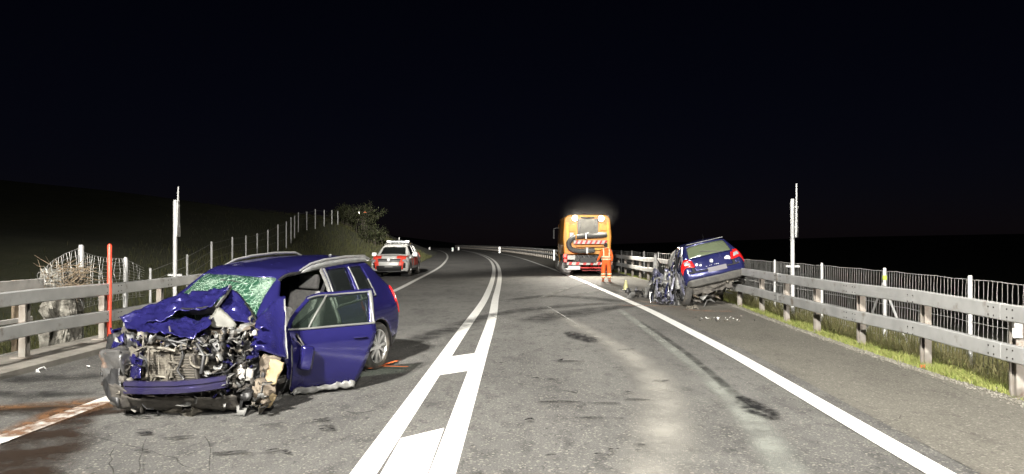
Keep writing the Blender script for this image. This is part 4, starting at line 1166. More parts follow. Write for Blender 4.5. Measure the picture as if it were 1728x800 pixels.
# radiator pack, battery box and filter housing pushed back behind the beam
mb = MB(); mb.box((0, 0, 0), (.05, .56, .30)); rd = mb.build('radiator', M['underside'], carA, None, A_(292, 622, 7.22), (R(4), R(8), R(6)), bevel=.008)
for q in range(11):
    mb = MB(); mb.box((.029, 0, -.13 + q * .026), (.008, .52, .006)); mb.build('fin', M['cast'], rd)
rounded(carA, 'battery_box', A_(362, 592, 7.45), (.20, .26, .20), M['dark'], (R(12), R(-20), R(24)))
rounded(carA, 'filter_housing', A_(318, 572, 7.42), (.26, .34, .16), M['dark'], (R(-6), R(14), R(-8)))
rounded(carA, 'coolant_tank', A_(268, 574, 7.45), (.16, .20, .14), M['liner'], (R(10), R(5), R(20)))
for pts in ([(240, 575, 7.3), (262, 568, 7.2), (300, 578, 7.15), (330, 570, 7.2), (352, 585, 7.2)], [(255, 650, 7.15), (275, 660, 7.1), (320, 662, 7.1), (360, 655, 7.15)], [(330, 575, 7.2), (345, 600, 7.1), (340, 630, 7.1)]):
    MB().tube([A_(*p) for p in pts], .02, 7).build('hose', M['dark'], carA, 60)
# right-hand headlamp area: crushed lamp, black bumper skin, blue rail
me = rough_block((6, 1, 3), (.20, .26, .36), 10, .05, 6); me.materials.append(mat('scratched_lamp_glint', (.09, .088, .085), (.045, .045, .045), 6, .3, .1, .006, 30, dirt=(.24, .15, .10), dscale=3.2, dthr=.55));  # orange-brown patches paint a warm reflection into the scratched lamp's colour
me.polygons.foreach_set('use_smooth', [True] * len(me.polygons)); link('head_lamp', me, carA, A_(203, 618, 7.38))
sheet('bumper_skin', [A_(180, 600, 7.55), A_(192, 590, 7.42), A_(206, 596, 7.3)], [A_(172, 640, 7.35), A_(185, 672, 7.15), A_(205, 688, 7.1)], M['dark'], 10, 10, .04, 6, 21, solid=.006)
sheet('bumper_skin', [A_(186, 648, 7.12), A_(200, 650, 7.08), A_(214, 660, 7.05)], [A_(190, 684, 7.15), A_(206, 692, 7.18), A_(222, 690, 7.2)], M['underside'], 8, 10, .03, 7, 22, solid=.006)
sheet('bumper_skin', [A_(206, 668, 7.1), A_(260, 672, 7.12), A_(330, 672, 7.15), A_(400, 668, 7.2)], [A_(212, 690, 7.25), A_(260, 693, 7.35), A_(330, 692, 7.35), A_(410, 688, 7.35)], M['underside'], 6, 26, .035, 7, 23, solid=.005)
sheet('frame_rail', [A_(228, 570, 7.5), A_(238, 575, 7.4), A_(243, 590, 7.25)], [A_(220, 640, 7.2), A_(232, 640, 7.15), A_(240, 638, 7.1)], M['blue_a'], 9, 8, .03, 7, 24, solid=.008)
sheet('inner_wing', [A_(186, 562, 7.75), A_(205, 556, 7.7), A_(228, 560, 7.6)], [A_(180, 590, 7.6), A_(200, 600, 7.5), A_(225, 600, 7.45)], M['dark'], 9, 12, .05, 7, 25, solid=.006)
sheet('inner_wing', [A_(192, 575, 7.5), A_(212, 560, 7.55)], [A_(190, 586, 7.45), A_(212, 578, 7.5)], M['blue_a'], 6, 9, .03, 8, 26)
mb = MB(); mb.tube([A_(186, 597, 7.4), A_(178, 618, 7.35), A_(172, 634, 7.3)], .012, 6); mb.build('wiring', M['dark'], carA, 60)
# scraps of torn metal and plastic all over the engine bay
smats = [M['grey_metal'], M['dark'], M['blue_a'], M['cast'], M['tank_plastic'], M['underside']]
random.seed(21)
def scraps(n, x0, x1, y0, y1, d0, d1, s0, s1, wts, parent=carA):
    for i in range(n):
        px, py = random.uniform(x0, x1), random.uniform(y0, y1)
        shard(A_(px, py, random.uniform(d0, d1)), random.uniform(s0, s1)).build('metal_scrap', random.choices(smats, wts)[0], parent, 25, solid=.003)
scraps(130, 345, 428, 560, 668, 7.06, 7.45, .03, .13, (4, 7, 3, 2, .7, 4))
scraps(60, 232, 350, 560, 592, 7.12, 7.5, .03, .13, (2, 7, 1, 3, .2, 4))
scraps(22, 375, 430, 552, 600, 7.30, 7.55, .05, .16, (4, 4, 3, 2, .7, 2))
scraps(34, 192, 258, 565, 690, 7.0, 7.35, .03, .12, (3, 7, 2, 2, .3, 3))
scraps(20, 380, 450, 640, 690, 7.05, 7.35, .05, .16, (3, 6, 1, 2, .5, 3))
scraps(16, 215, 380, 660, 690, 7.10, 7.35, .05, .14, (2, 4, 1, 3, .6, 3))
scraps(8, 422, 442, 536, 556, 7.55, 7.7, .03, .09, (4, 2, 3, 1, 1, 1))
for i in range(26):
    a = Vector((random.uniform(235, 420), random.uniform(565, 650), random.uniform(7.1, 7.4))); pts = [a]
    for k in range(4): pts.append(pts[-1] + Vector((random.gauss(0, 14), random.gauss(4, 9), random.gauss(0, .05))))
    MB().tube([A_(*p) for p in pts], random.uniform(.004, .011), 5).build('wiring', random.choice([M['dark'], M['dark'], M['grey_metal'], M['cast']]), carA, 60)
# ------------------------------------------------------------------ wreck B: dark blue hatchback thrown onto the guard rail, rear to the camera
hdB = R(2.0)
fB = Vector((math.sin(hdB), math.cos(hdB), 0))
yawB = math.atan2(fB.y, fB.x)
carB = empty('wrecked_hatchback', (0, 0, 0), label='crushed dark blue hatchback tipped sideways onto the guard rail', cat='car')
rotB = Matrix.Rotation(yawB, 4, 'Z') @ Matrix.Rotation(R(3), 4, 'Y') @ Matrix.Rotation(R(-13), 4, 'X')
SB = (.96, .935, .95)
lampc = P(1201, 440, 19.55)                                   # middle of the tailgate between the lamps
off = rotB @ Vector((-.60 * SB[0], 0, .90 * SB[2]))
carB.location = lampc - off
carB.rotation_euler = rotB.to_euler()
MB_ = Matrix.Translation(carB.location) @ rotB; MBI = MB_.inverted()
def B_(px, py, y): return MBI @ P(px, py, y)
shB = Shell(SUV, SB, k=7, seams=seam_list([6.0, 7.55])); sgB = shell_sign(shB)
def classB(u, v, sd):
    if u > 12.6: return None
    if 10.0 < u < 11.0 and v > 5: return None
    if sd > 0 and 8.0 < u < 9.9 and 3.9 < v < 4.86: return None
    if sd > 0 and u > 7.9 and v < 4.0: return None
    if 3.0 < u < 4.0 and v > 5.0:
        return 'rear_window' if (3.12 < u < 3.86 and v > 5.12) else 'body'
    if winlim(v):
        if 5.05 < u < 5.95: return 'quarter_window_' + ('l' if sd > 0 else 'r')
        if 6.12 < u < 6.93: return 'side_window_' + ('l' if sd > 0 else 'r')
        if 8.1 < u < 9.9: return 'side_window_fr'
    if 2.12 < u < 3.12 and 2.6 < v < 5.25:
        if 2.45 < u < 2.8 and 4.1 < v < 5.0: return 'reverse_lamp_' + ('l' if sd > 0 else 'r')
        return 'tail_lamp_' + ('l' if sd > 0 else 'r')
    if 1.08 < u < 1.16 and v < 6.9 and v > 4.6: return 'trim'
    if u < .72 or v < .8: return 'bumper'
    if abs(u - 1.5) < .08 and v > 4.4: return 'seam'
    if abs(v - 5.0) < .08 and 1.5 < u < 2.1: return 'seam'
    return 'body'
def deformB(p):
    if p.x > .75:
        a = p.x - .75; w = min(1, a * .9)
        n = mnoise.noise_vector(p * 3.6) * .26 + mnoise.noise_vector(p * 9) * .10
        p = Vector((.75 + a * .52, p.y * (1 - .12 * w), p.z)) + n * w
        p.z -= .10 * w * (p.z - .3)
    p += mnoise.noise_vector(p * 3) * .012
    return p
partsB = shB.cut(classB, [(0, .32, .345)], deformB)
def skB(name, key, m, off=0, solid=.016, parent=None, lab=None): return skin(name, key, m, off, solid, parent, lab, shB, partsB, sgB, 45, carB)
bodyB = skB('body', 'body', M['blue_b'], lab='dark blue body, crumpled towards the front')
skB('panel_gap', 'seam', M['gap'], -.004, 0, bodyB)
skB('bumper', 'bumper', mat('bumper_grey', (.060, .058, .052), (.040, .039, .036), 8, .6, dirt=(.10, .095, .08), dscale=3, dthr=.55), .004)
skB('bumper_trim', 'trim', M['dark'], .006)
M['glass_green'] = glass_mat('rear_glass', (.10, .12, .075), .78, .15)
skB('rear_window', 'rear_window', M['glass_green'], -.008, .004)
for k in ('quarter_window_l', 'quarter_window_r', 'side_window_l', 'side_window_r', 'side_window_fr'):
    if k in partsB: skB(k.rsplit('_', 1)[0], k, M['glass_dark'], -.010, .004)
for k in ('tail_lamp_l', 'tail_lamp_r'): skB('tail_lamp', k, M['tail_red'], .014, .02)
for k in ('reverse_lamp_l', 'reverse_lamp_r'): skB('reverse_lamp', k, M['lamp_clear'], .017, .02)
Mx = Matrix.Rotation(R(-90), 4, 'Y')
def badge(y, z, r, m, name, d=.004, xx=None):
    x = xx if xx is not None else -.655
    mb = MB(); mb.lathe([(0, d), (r * .82, d), (r, 0), (r, -.01)], 28, Matrix.Translation((x, y, z)) @ Mx); return mb.build(name, m, carB, 40)
badge(.03, .86, .052, M['chrome'], 'round_badge', .012)
# three strokes inside the round badge
mb = MB()
for a, b in (((.035, .89), (.02, .835)), ((.02, .835), (.03, .87)), ((.03, .87), (.04, .835)), ((.04, .835), (.06, .89))):
    mb.bar((-.672, a[0] - .005, a[1]), (-.672, b[0] - .005, b[1]), .004, .007)
mb.build('badge_strokes', M['blue_b'], carB)
# stickers on the tailgate
badge(-.40, .83, .075, M['white_plastic'], 'round_sticker', .006, -.642); badge(-.46, .725, .028, M['white_plastic'], 'round_sticker', .005, -.645); badge(-.55, .755, .026, M['white_plastic'], 'round_sticker', .005, -.62)
badge(.42, .845, .03, M['white_plastic'], 'round_sticker', .006, -.64); badge(.33, .80, .032, M['white_plastic'], 'round_sticker', .006, -.652)
mb = MB(); mb.box((-.728, -.06, .64), (.02, .50, .125)); mb.build('number_plate', mat('blurred_plate', (.13, .125, .145), (.115, .11, .125), 6, .5), carB, bevel=.004)
mb = MB()
for i in range(6):
    if i == 2: continue
    mb.box((-.667, .10 - i * .045, .745), (.012, .026, .03)); 
mb.box((-.668, .19, .745), (.012, .04, .012))
tag(mb.build('lettering', M['chrome'], carB), kind='stuff')
mb = MB(); mb.bar((-.50, .22, 1.17), (-.545, -.34, 1.03), .012, .018); mb.build('wiper', M['dark'], carB)
mb = MB(); mb.tube([(-.16, 0, 1.43), (-.30, 0, 1.56)], [.008, .003], 6); mb.build('antenna', M['dark'], carB)
mb = MB(); mb.box((-.27, 0, 1.405), (.16, .98, .022)); mb.build('roof_spoiler', M['grey_metal'], carB, bevel=.008)
# underside
me = rough_block((7, 5, 1), (1.5, 1.30, .12), 9, .05, 6); me.materials.append(M['underside']); link('underbody', me, carB, (.25, 0, .30))
me = rough_block((3, 5, 8), (.55, 1.05, .26), 8, .07, 6); me.materials.append(M['underside']); link('spare_wheel_well', me, carB, (-.30, .12, .20))
me = rough_block((1, 7, 2), (.9, .7, .22), 8, .08, 5); me.materials.append(M['liner']); link('floor_panel', me, carB, (.35, .35, .10))
mb = MB(); mb.lathe([(0, -.28), (.10, -.26), (.105, .26), (0, .28)], 16, Matrix.Translation((-.36, .12, .24)) @ Matrix.Rotation(R(90), 4, 'X')); mb.build('silencer', M['cast'], carB, 40)
for pts in ([(-.40, -.15, .24), (-.52, -.22, .23), (-.66, -.25, .24)], [(-.36, .4, .26), (-.1, .35, .24), (.6, .1, .22)]):
    MB().tube(pts, .028, 8).build('exhaust_pipe', M['cast'], carB, 60)
mb = MB(); mb.tube([(-.05, .62, .27), (0, .2, .22), (0, -.2, .22), (-.05, -.62, .27)], .05, 8); mb.build('rear_axle', M['underside'], carB, 60)
for i in range(30):
    shard((random.uniform(-.55, .2), random.uniform(-.6, .62), random.uniform(-.02, .26)), random.uniform(.15, .42)).build('bent_bracket', random.choice([M['cast'], M['underside'], M['dark'], M['grey_metal']]), carB, 25, solid=.006)
wheel(carB, (0, -.72, .31), side=-1, r=.30, w=.19)
wl_ = P(1160, 498, 19.75)
wheel(carB, MBI @ wl_, side=1, r=.30, w=.19, rot=(R(26), R(0), R(-6)), steel=True, dirty=True)
front_seat(carB, .62, -.34)
rounded(carB, 'rear_backrest', (-.10, 0, .80), (.14, 1.15, .55), M['seat'], (0, R(-14), 0))
# hanging suspension and floor scraps under the tail
for i in range(22):
    shard((random.uniform(-.45, .5), random.uniform(.0, .75), random.uniform(-.22, .10)), random.uniform(.15, .45)).build('hanging_scrap', random.choice([M['underside'], M['dark'], M['liner'], M['grey_metal']]), carB, 25, solid=.008)
MB().tube([(.0, .70, .25), (.05, .55, -.05), (.15, .30, -.18)], .035, 8).build('trailing_arm', M['underside'], carB, 60)
# torn left side
def sheetB(name, top, bot, m, n=9, mm=14, amp=.06, sc=5, seed=0, solid=.006, lab=None):
    o = coons(top, bot, n, mm, amp, sc, seed).build(name, m, carB, 28, solid=solid)
    if lab: o['label'] = lab
M['torn'] = mat('scraped_blue_metal', (.055, .058, .14), (.30, .30, .33), 4, .4, .4, dirt=(.02, .02, .025), dscale=5, dthr=.53)
sheetB('torn_door', [B_(1104, 452, 21.6), B_(1118, 462, 21.0), B_(1134, 470, 20.5)], [B_(1096, 508, 21.5), B_(1114, 514, 20.8), B_(1138, 512, 20.2)], M['torn'], 18, 22, .09, 7, 31, lab='shredded blue door skin')
sheetB('torn_panel', [B_(1108, 436, 22.4), B_(1125, 462, 21.6), B_(1140, 462, 21.2)], [B_(1104, 480, 22.2), B_(1122, 505, 21.4), B_(1140, 506, 20.9)], M['dark'], 10, 12, .10, 4, 32)
sheetB('torn_panel', [B_(1142, 456, 20.1), B_(1150, 470, 19.9)], [B_(1150, 508, 20.0), B_(1160, 516, 19.75)], M['torn'], 9, 8, .05, 6, 33)
sheetB('torn_panel', [B_(1136, 424, 20.9), B_(1141, 421, 20.6)], [B_(1124, 448, 20.9), B_(1132, 452, 20.6)], M['grey_metal'], 8, 6, .04, 7, 34)
sheetB('bent_pillar', [B_(1144, 421, 20.6), B_(1149, 424, 20.4)], [B_(1132, 466, 20.4), B_(1140, 470, 20.2)], M['dark'], 8, 6, .06, 6, 35)
sheetB('bent_pillar', [B_(1104, 428, 22.2), B_(1108, 428, 22.2)], [B_(1102, 456, 22.0), B_(1110, 457, 22.0)], M['grey_metal'], 7, 5, .03, 6, 36)
sheetB('crushed_bonnet', [B_(1102, 470, 23.2), B_(1125, 466, 22.8)], [B_(1092, 505, 22.6), B_(1118, 512, 22.0)], M['dark'], 9, 10, .12, 4, 37)
random.seed(33)
def strip_scrap(px, py, d):
    a = P(px, py, d); L = random.uniform(.25, .7); q = a + Vector((random.gauss(0, .07), random.gauss(0, .1), -L)); w_ = random.uniform(.02, .08)
    return coons([MBI @ a, MBI @ q], [MBI @ (a + Vector((w_, -.02, 0))), MBI @ (q + Vector((w_ * 1.5, -.05, .02)))], 3, 9, .035, 8, random.random() * 9)
for i in range(52):
    px = random.uniform(1095, 1148); py = random.uniform(450 + (1146 - px) * .3, 492)
    strip_scrap(px, py, 20.0 + (1146 - px) * .02 + random.uniform(-.1, .3)).build('torn_strip', random.choices([M['torn'], M['dark'], M['grey_metal'], M['chrome'], M['blue_b']], (3, 6, 3, 1.5, 2))[0], carB, 25, solid=.004)
for i in range(60):
    px = random.uniform(1096, 1150); py = random.uniform(448 + (1150 - px) * .3, 514)
    shard(B_(px, py, random.uniform(19.9, 20.9)), random.uniform(.06, .22)).build('metal_scrap', random.choices([M['torn'], M['dark'], M['grey_metal'], M['white_plastic'], M['underside']], (4, 6, 3, .8, 2))[0], carB, 25, solid=.004)

# ------------------------------------------------------------------ white and red patrol car, front to the camera
SP = (1.15, 1.10, 1.09)
xP = (661 - CX) * 36.8 / FPX
carP = empty('patrol_car', (xP - .12, 36.8 + 3.42 * 1.15, 0), (0, 0, R(-90 - 0.5)), label='white and red estate patrol car with roof light bar parked on the shoulder', cat='car')
shP = Shell(SUV, SP, k=8, seams=seam_list([6.0, 7.55, 10.0])); sgP = shell_sign(shP)
def classP(u, v, sd):
    s_ = 'l' if sd > 0 else 'r'
    if 10 < u < 11 and v > 5: return 'windscreen' if (10.08 < u < 10.92 and v > 5.1) else 'body'
    if 3 < u < 4 and v > 5: return 'rear_window' if (3.1 < u < 3.9 and v > 5.15) else 'body'
    if winlim(v):
        for n, a, b in (('quarter_window_', 5.05, 5.95), ('rear_side_window_', 6.12, 6.93), ('side_window_', 8.1, 9.9)):
            if a < u < b: return n + s_
    if 2.05 < u < 3.2 and 2.95 < v < 4.3: return 'tail_lamp_' + s_
    if 13.35 < u < 13.95 and 3.3 < v < 5.0: return 'head_lamp_' + s_
    if 13.25 < u < 14.0 and v >= 5.4: return 'grille'
    if 14.75 < u < 15.75 and v > 5.0: return 'lower_grille'
    if 14.3 < u < 15.25 and 4.0 < v < 4.75: return 'side_intake_' + s_
    if 14.0 < u < 15.5 and 4.6 <= v < 5.5: return 'red_bumper_' + s_
    if 11.15 < u < 14.0 and 4.1 < v < 5.9: return 'red_bonnet_' + s_
    if 5.0 < u < 11.5 and 1.4 < v < 3.1 and (int(u * 1.0) % 2 == 0): return 'red_%d_' % int(u) + s_
    if u > 15.75 or v < .7: return 'cladding'
    for q in (6.0, 7.55, 10.0):
        if abs(u - q) < SEAM_W * .5 + 1e-4 and v < 4: return 'seam'
    return 'body'
ptP = shP.cut(classP, [(0, .36, .40), (2.566 * SP[0], .36, .40)])
def skP(name, key, m, off=0, solid=.02): return skin(name, key, m, off, solid, None, None, shP, ptP, sgP, 40, carP)
skP('body', 'body', M['white_paint']); skP('cladding', 'cladding', M['dark']); skP('panel_gap', 'seam', M['gap'], -.005, 0)
skP('windscreen', 'windscreen', M['glass_dark'], -.008, .004); skP('rear_window', 'rear_window', M['glass_dark'], -.008, .004)
for k in list(ptP):
    if 'window_' in k and k != 'rear_window': skP(k.rsplit('_', 1)[0], k, M['glass_dark'], -.01, .004)
    if k.startswith('red_'): skP('red_panel', k, M['red_car'], .002)
    if k.startswith('tail_lamp'): skP('tail_lamp', k, M['tail_red'], .012)
    if k.startswith('head_lamp'): skP('head_lamp', k, M['lamp_clear'], .012)
    if k.startswith('side_intake'): skP('side_intake', k, M['dark'], -.02)
skP('grille', 'grille', M['dark'], -.01); skP('lower_grille', 'lower_grille', M['dark'], -.03)
fx = 3.40 * SP[0]; M['panel_plate'] = mat('plate_grey', (.16, .16, .15), None, 7, .5)
for z in (.82, .91):
    mb = MB(); mb.tube([(fx - .035 - .10 * (y / .6) ** 2 + .045 - (z - .80) * .35, y, z) for y in np.linspace(-.62, .62, 11)], .010, 6); mb.build('grille_bar', M['silver_tape'], carP, 60)
mb = MB(); mb.lathe([(0, .02), (.07, .02), (.085, 0)], 24, Matrix.Translation((fx + .045, 0, .86)) @ Matrix.Rotation(R(90), 4, 'Y')); mb.build('round_badge', M['chrome'], carP, 40)
mb = MB(); mb.box((fx + .045, 0, .53), (.015, .40, .09)); mb.build('number_plate', M['panel_plate'], carP, bevel=.004)
for sd in (1, -1):
    mr_ = rounded(carP, 'mirror', (2.12, sd * 1.06, 1.10), (.16, .24, .19), M['white_plastic'])
    mb = MB(); mb.bar((2.14, sd * .86, 1.05), (2.12, sd * .98, 1.07), .05, .04); mb.build('mirror_arm', M['dark'], carP)
    MB().tube([Vector((x * SP[0], sd * .60, z)) for x, z in ((-.3, 1.60), (0, 1.68), (.8, 1.70), (1.25, 1.66), (1.4, 1.60))], .018, 6).build('roof_rail', M['chrome'], carP, 60)
    for x in (0, 2.566 * SP[0]): wheel(carP, (x, sd * .86, .36), r=.36, w=.24, side=sd)
    mb = MB(); mb.lathe([(.43, .32), (.43, -.04)], 20, Matrix.Translation((2.566 * SP[0], sd * .82, .36)) @ Matrix.Rotation(R(90) * sd, 4, 'X')); mb.build('arch_liner', M['dark'], carP, 60)
bar_ = rounded(carP, 'light_bar', (.95, 0, 1.765), (.30, 1.18, .105), M['lamp_clear'])
rounded(bar_, 'bar_end', (.0, .50, .01), (.31, .20, .11), M['white_plastic']); rounded(bar_, 'bar_end', (.0, -.50, .01), (.31, .20, .11), M['white_plastic'])
for y in (-.4, .4):
    mb = MB(); mb.box((.95, y, 1.69), (.1, .1, .07)); mb.build('bar_foot', M['dark'], carP)
mb = MB(); mb.tube([(.35, -.05, 1.66), (.33, -.05, 2.02)], [.016, .010], 6); mb.build('antenna', M['white_plastic'], carP)
mb = MB(); mb.box((1.4, 0, .40), (3.6, 1.7, .1)); mb.build('underbody', M['underside'], carP)
me = rough_block((4, 1, 4), (.4, 1.45, .3), 5, .03, 6); me.materials.append(M['dark']); link('dashboard', me, carP, (2.45, 0, .92))
front_seat(carP, 1.35, .40); front_seat(carP, 1.35, -.40)

# ------------------------------------------------------------------ orange sweeper truck, rear to the camera
M['orange'] = paint_mat('municipal_orange', (0.72, 0.31, 0.035), rough=.4, metal=0, dirt=(.5, .2, .03))
M['yellow'] = mat('yellow_stripe', (.75, .52, .05), None, 6, .4)
M['hose'] = mat('suction_hose', (.10, .10, .095), (.06, .06, .058), 12, .7, bump=.01, bscale=30)
M['stripe_red'] = mat('reflective_red', (.65, .03, .025), None, 9, .35)
M['stripe_white'] = mat('reflective_white', (.55, .55, .52), None, 9, .35)
M['panel_grey'] = mat('grey_hatch', (.22, .215, .19), (.15, .148, .135), 4, .6)
TY, TX = 38.5, 3.92
tr = empty('sweeper_truck', (TX, TY, 0), (0, 0, 0), label='orange suction sweeper truck with two lit work lamps, hose loop and red-white bumper', cat='truck')
def rring(w, h, rad, n=7):
    """rounded outline (x, z) of the tank body, flat base"""
    pts = []
    for cx, cz, a0 in ((w - rad, h - rad, 0), (-w + rad, h - rad, 90)):
        for k in range(n): a = R(a0 + 90 * k / (n - 1)); pts.append((cx + rad * math.cos(a), cz + rad * math.sin(a)))
    pts += [(-w - .06, .45 * h + .0), (-w, 0), (w, 0), (w + .06, .45 * h)]
    return pts
ring = rring(1.20, 2.06, .32)
mb = MB(); Aq = []
for yy, s_ in ((.00, .965), (.05, 1.0), (2.0, 1.0), (4.1, 1.0), (4.16, .97)):
    Aq.append([(x * s_, yy, 1.12 + (z - 1.0) * s_ + 1.0 - .02) for x, z in ring])
mb.grid(Aq, wrap=True); m_ = len(ring); mb.f += [tuple(range(m_)), tuple((len(Aq) - 1) * m_ + q for q in range(m_ - 1, -1, -1))]; mb.m += [0, 0]
mb.build('tank_body', M['orange'], tr, 35)
def tbox(name, c, s, m, bv=.01, rot=None): 
    mb = MB(); mb.box((0, 0, 0), s); o = mb.build(name, m, tr, None, c, rot, bevel=bv); return o
tbox('hatch', (0.02, -.03, 2.50), (1.08, .10, .92), M['panel_grey'], .03)
for sx in (-1, 1): tbox('hatch_rib', (0.02 + sx * .40, -.09, 2.50), (.05, .05, .84), M['grey_metal'])
tbox('hatch_latch', (0.02, -.10, 2.18), (.10, .05, .14), M['chrome'])
for sx, ww in ((-1.02, .14), (1.06, .12)): tbox('side_stripe', (sx, -.012, 2.05), (ww, .03, 1.45), M['yellow'], .005)
tbox('roof_cowl', (0.0, -.02, 3.10), (1.5, .16, .12), M['orange'], .04)
mb = MB(); mb.tube([(-.35, -.10, 3.02), (0, -.12, 2.98), (.35, -.10, 3.02)], .035, 8); mb.build('lift_eye', M['dark'], tr, 60)
tbox('panel_left', (-.80, -.02, 2.48), (.34, .04, .38), M['orange'], .02); tbox('panel_right', (.84, -.02, 2.52), (.34, .04, .36), M['orange'], .02)
tbox('white_plate', (.66, -.05, 2.16), (.34, .04, .20), M['white_plastic']); tbox('white_plate', (-.82, -.05, 2.10), (.20, .04, .26), M['white_plastic'])
# suction hose loop
hs = [Vector((.98, -.20, 2.13)), Vector((.45, -.22, 2.08)), Vector((-.2, -.22, 2.06)), Vector((-.72, -.22, 1.98)), Vector((-.98, -.22, 1.72)), Vector((-.90, -.22, 1.42)), Vector((-.55, -.24, 1.30)), Vector((0, -.26, 1.30)), Vector((.35, -.26, 1.34))]
pp = []
for i in range(len(hs) - 1):
    p0, p1, p2, p3 = hs[max(i - 1, 0)], hs[i], hs[i + 1], hs[min(i + 2, len(hs) - 1)]
    for k in range(7):
        t_ = k / 7; pp.append(.5 * ((2 * p1) + (p2 - p0) * t_ + (2 * p0 - 5 * p1 + 4 * p2 - p3) * t_ * t_ + (3 * p1 - p0 - 3 * p2 + p3) * t_ ** 3))
pp.append(hs[-1])
MB().tube(pp, [.125 + (.012 if i % 2 else -.006) for i in range(len(pp))], 12).build('suction_hose', M['hose'], tr, 60)
tbox('hose_clamp', (-.1, -.24, 2.06), (.06, .3, .32), M['chrome']); tbox('hose_clamp', (-.05, -.28, 1.31), (.10, .28, .30), M['white_plastic']); tbox('hose_clamp', (-.62, -.26, 1.99), (.05, .28, .3), M['orange'])
# striped boom with slanted blocks
bo = tbox('warning_bar', (.12, -.30, 1.74), (1.72, .07, .19), M['stripe_white'], .01)
for k in range(7):
    mb = MB(); x0 = -.80 + k * .25; mb.prism([(x0, -.041, -.09), (x0 + .11, -.041, -.09), (x0 + .20, -.041, .09), (x0 + .09, -.041, .09)], (0, .008, 0)); mb.build('red_stripe', M['stripe_red'], bo)
tbox('boom', (.15, -.20, 1.54), (1.5, .10, .09), M['orange']); tbox('boom', (.4, -.22, 1.38), (.95, .08, .09), M['yellow'])
# machinery under the tank
tbox('chassis_frame', (0, 2.6, .82), (.85, 6.2, .26), M['dark']); tbox('rear_subframe', (0, .25, .95), (2.2, .35, .22), M['dark'])
for k, (x, z, w_, h_) in enumerate(((-.55, .86, .35, .26), (-.05, .82, .42, .30), (.45, .86, .36, .28), (.85, .95, .3, .3))):
    me = rough_block((k, 2, 5), (w_, .35, h_), 5, .04, 7); me.materials.append(M['underside'] if k % 2 else M['hose']); link('pump_unit', me, tr, (x, -.05, z))
for k in range(7):
    x = -.8 + k * .27; MB().tube([(x, -.18, 1.08), (x + .1, -.24, .92), (x + .02, -.2, .74)], .022, 6).build('hydraulic_line', random.choice([M['dark'], M['chrome'], M['hose']]), tr, 60)
bp_ = tbox('bumper', (-.02, -.36, .64), (2.16, .10, .15), M['stripe_white'], .01)
for k in range(6):
    mb = MB(); x0 = -1.0 + k * .37; mb.prism([(x0, -.054, -.076), (x0 + .16, -.054, -.076), (x0 + .22, -.054, .076), (x0 + .06, -.054, .076)], (0, .01, 0)); mb.build('red_stripe', M['stripe_red'], bp_)
tbox('number_plate', (-.72, -.38, .42), (.62, .03, .20), M['white_plastic']); tbox('spray_bar', (.15, -.30, .42), (1.15, .06, .07), M['stripe_red']); tbox('spray_bar', (.2, -.25, .28), (1.0, .05, .06), mat('dark_red', (.25, .03, .03), None, 8, .6))
tbox('lamp_box', (-.86, -.30, .95), (.40, .14, .22), M['stripe_white'])
M['tail_lit'] = mat('tail_lamp_lit', (.8, .02, .02), None, 8, .3, emit=((1, .04, .03), 2.2))
tbox('tail_lamp', (-1.18, -.26, 1.04), (.14, .10, .16), M['tail_lit']); tbox('tail_lamp', (-1.16, -.26, .80), (.12, .08, .14), M['tail_lit']); tbox('tail_lamp', (1.16, -.26, .98), (.14, .10, .16), M['tail_red'])
for sx in (-1, 1):
    for y in (.85, 4.6):
        wheel(tr, (sx * .98, y, .46), r=.46, w=.36, side=sx, steel=True)
    tbox('mudguard', (sx * 1.0, .30, .72), (.46, .04, .5), M['dark'])
# cab
Ac = []
for yy, zt, w_ in ((4.25, 2.75, 1.15), (4.35, 2.85, 1.18), (5.4, 2.85, 1.18), (5.75, 2.7, 1.16), (6.0, 1.7, 1.16), (6.05, .6, 1.12)):
    Ac.append([(-w_, yy, .55), (-w_, yy, zt - .1), (-w_ + .1, yy, zt), (w_ - .1, yy, zt), (w_, yy, zt - .1), (w_, yy, .55)])
mb = MB(); mb.grid(Ac, wrap=True); mb.f += [tuple(range(6)), tuple(30 + q for q in range(5, -1, -1))]; mb.m += [0, 0]; mb.build('cab', M['orange'], tr, 30)
for sx in (-1, 1): tbox('cab_window', (sx * 1.17, 4.95, 2.2), (.03, .8, .7), M['glass_dark'])
for sx in (-1, 1):
    tbox('mirror', (sx * 1.42, 5.7, 2.2), (.10, .16, .55), M['dark'], .03); MB().tube([(sx * 1.15, 5.7, 2.6), (sx * 1.42, 5.7, 2.55), (sx * 1.42, 5.7, 2.45)], .02, 6).build('mirror_arm', M['dark'], tr, 60)
# lit work lamps
M['work_lens'] = mat('lit_lens', (1, 1, .95), None, 5, .3, emit=((1.0, .90, .72), 90))
for x, z, e in ((-.66, 2.98, 520), (.70, 2.96, 460)):
    h_ = tbox('work_lamp', (x, -.16, z), (.30, .12, .28), M['dark'], .03)
    mb = MB(); mb.lathe([(0, .04), (.11, .03), (.13, 0)], 20, Matrix.Translation((0, -.065, 0)) @ Matrix.Rotation(R(90), 4, 'X')); mb.build('lens', M['work_lens'], h_, 60)
    ld = bpy.data.lights.new('work_light', 'SPOT'); ld.energy = e; ld.spot_size = R(150); ld.spot_blend = .8; ld.shadow_soft_size = .08; ld.color = (1, .94, .82)
    lo = bpy.data.objects.new('work_light', ld); col.objects.link(lo); lo.parent = h_; lo.location = (0, -.13, -.02); lo.rotation_euler = (R(62), 0, R(180) * 0)
    lo.rotation_euler = Vector((0, -1, -.5)).to_track_quat('-Z', 'Y').to_euler()
mb = MB(); mb.lathe([(0, .09), (.05, .08), (.06, 0), (.07, -.05)], 14, Matrix.Translation((1.08, .1, 3.05))); mb.build('beacon', M['lamp_clear'], tr, 60)
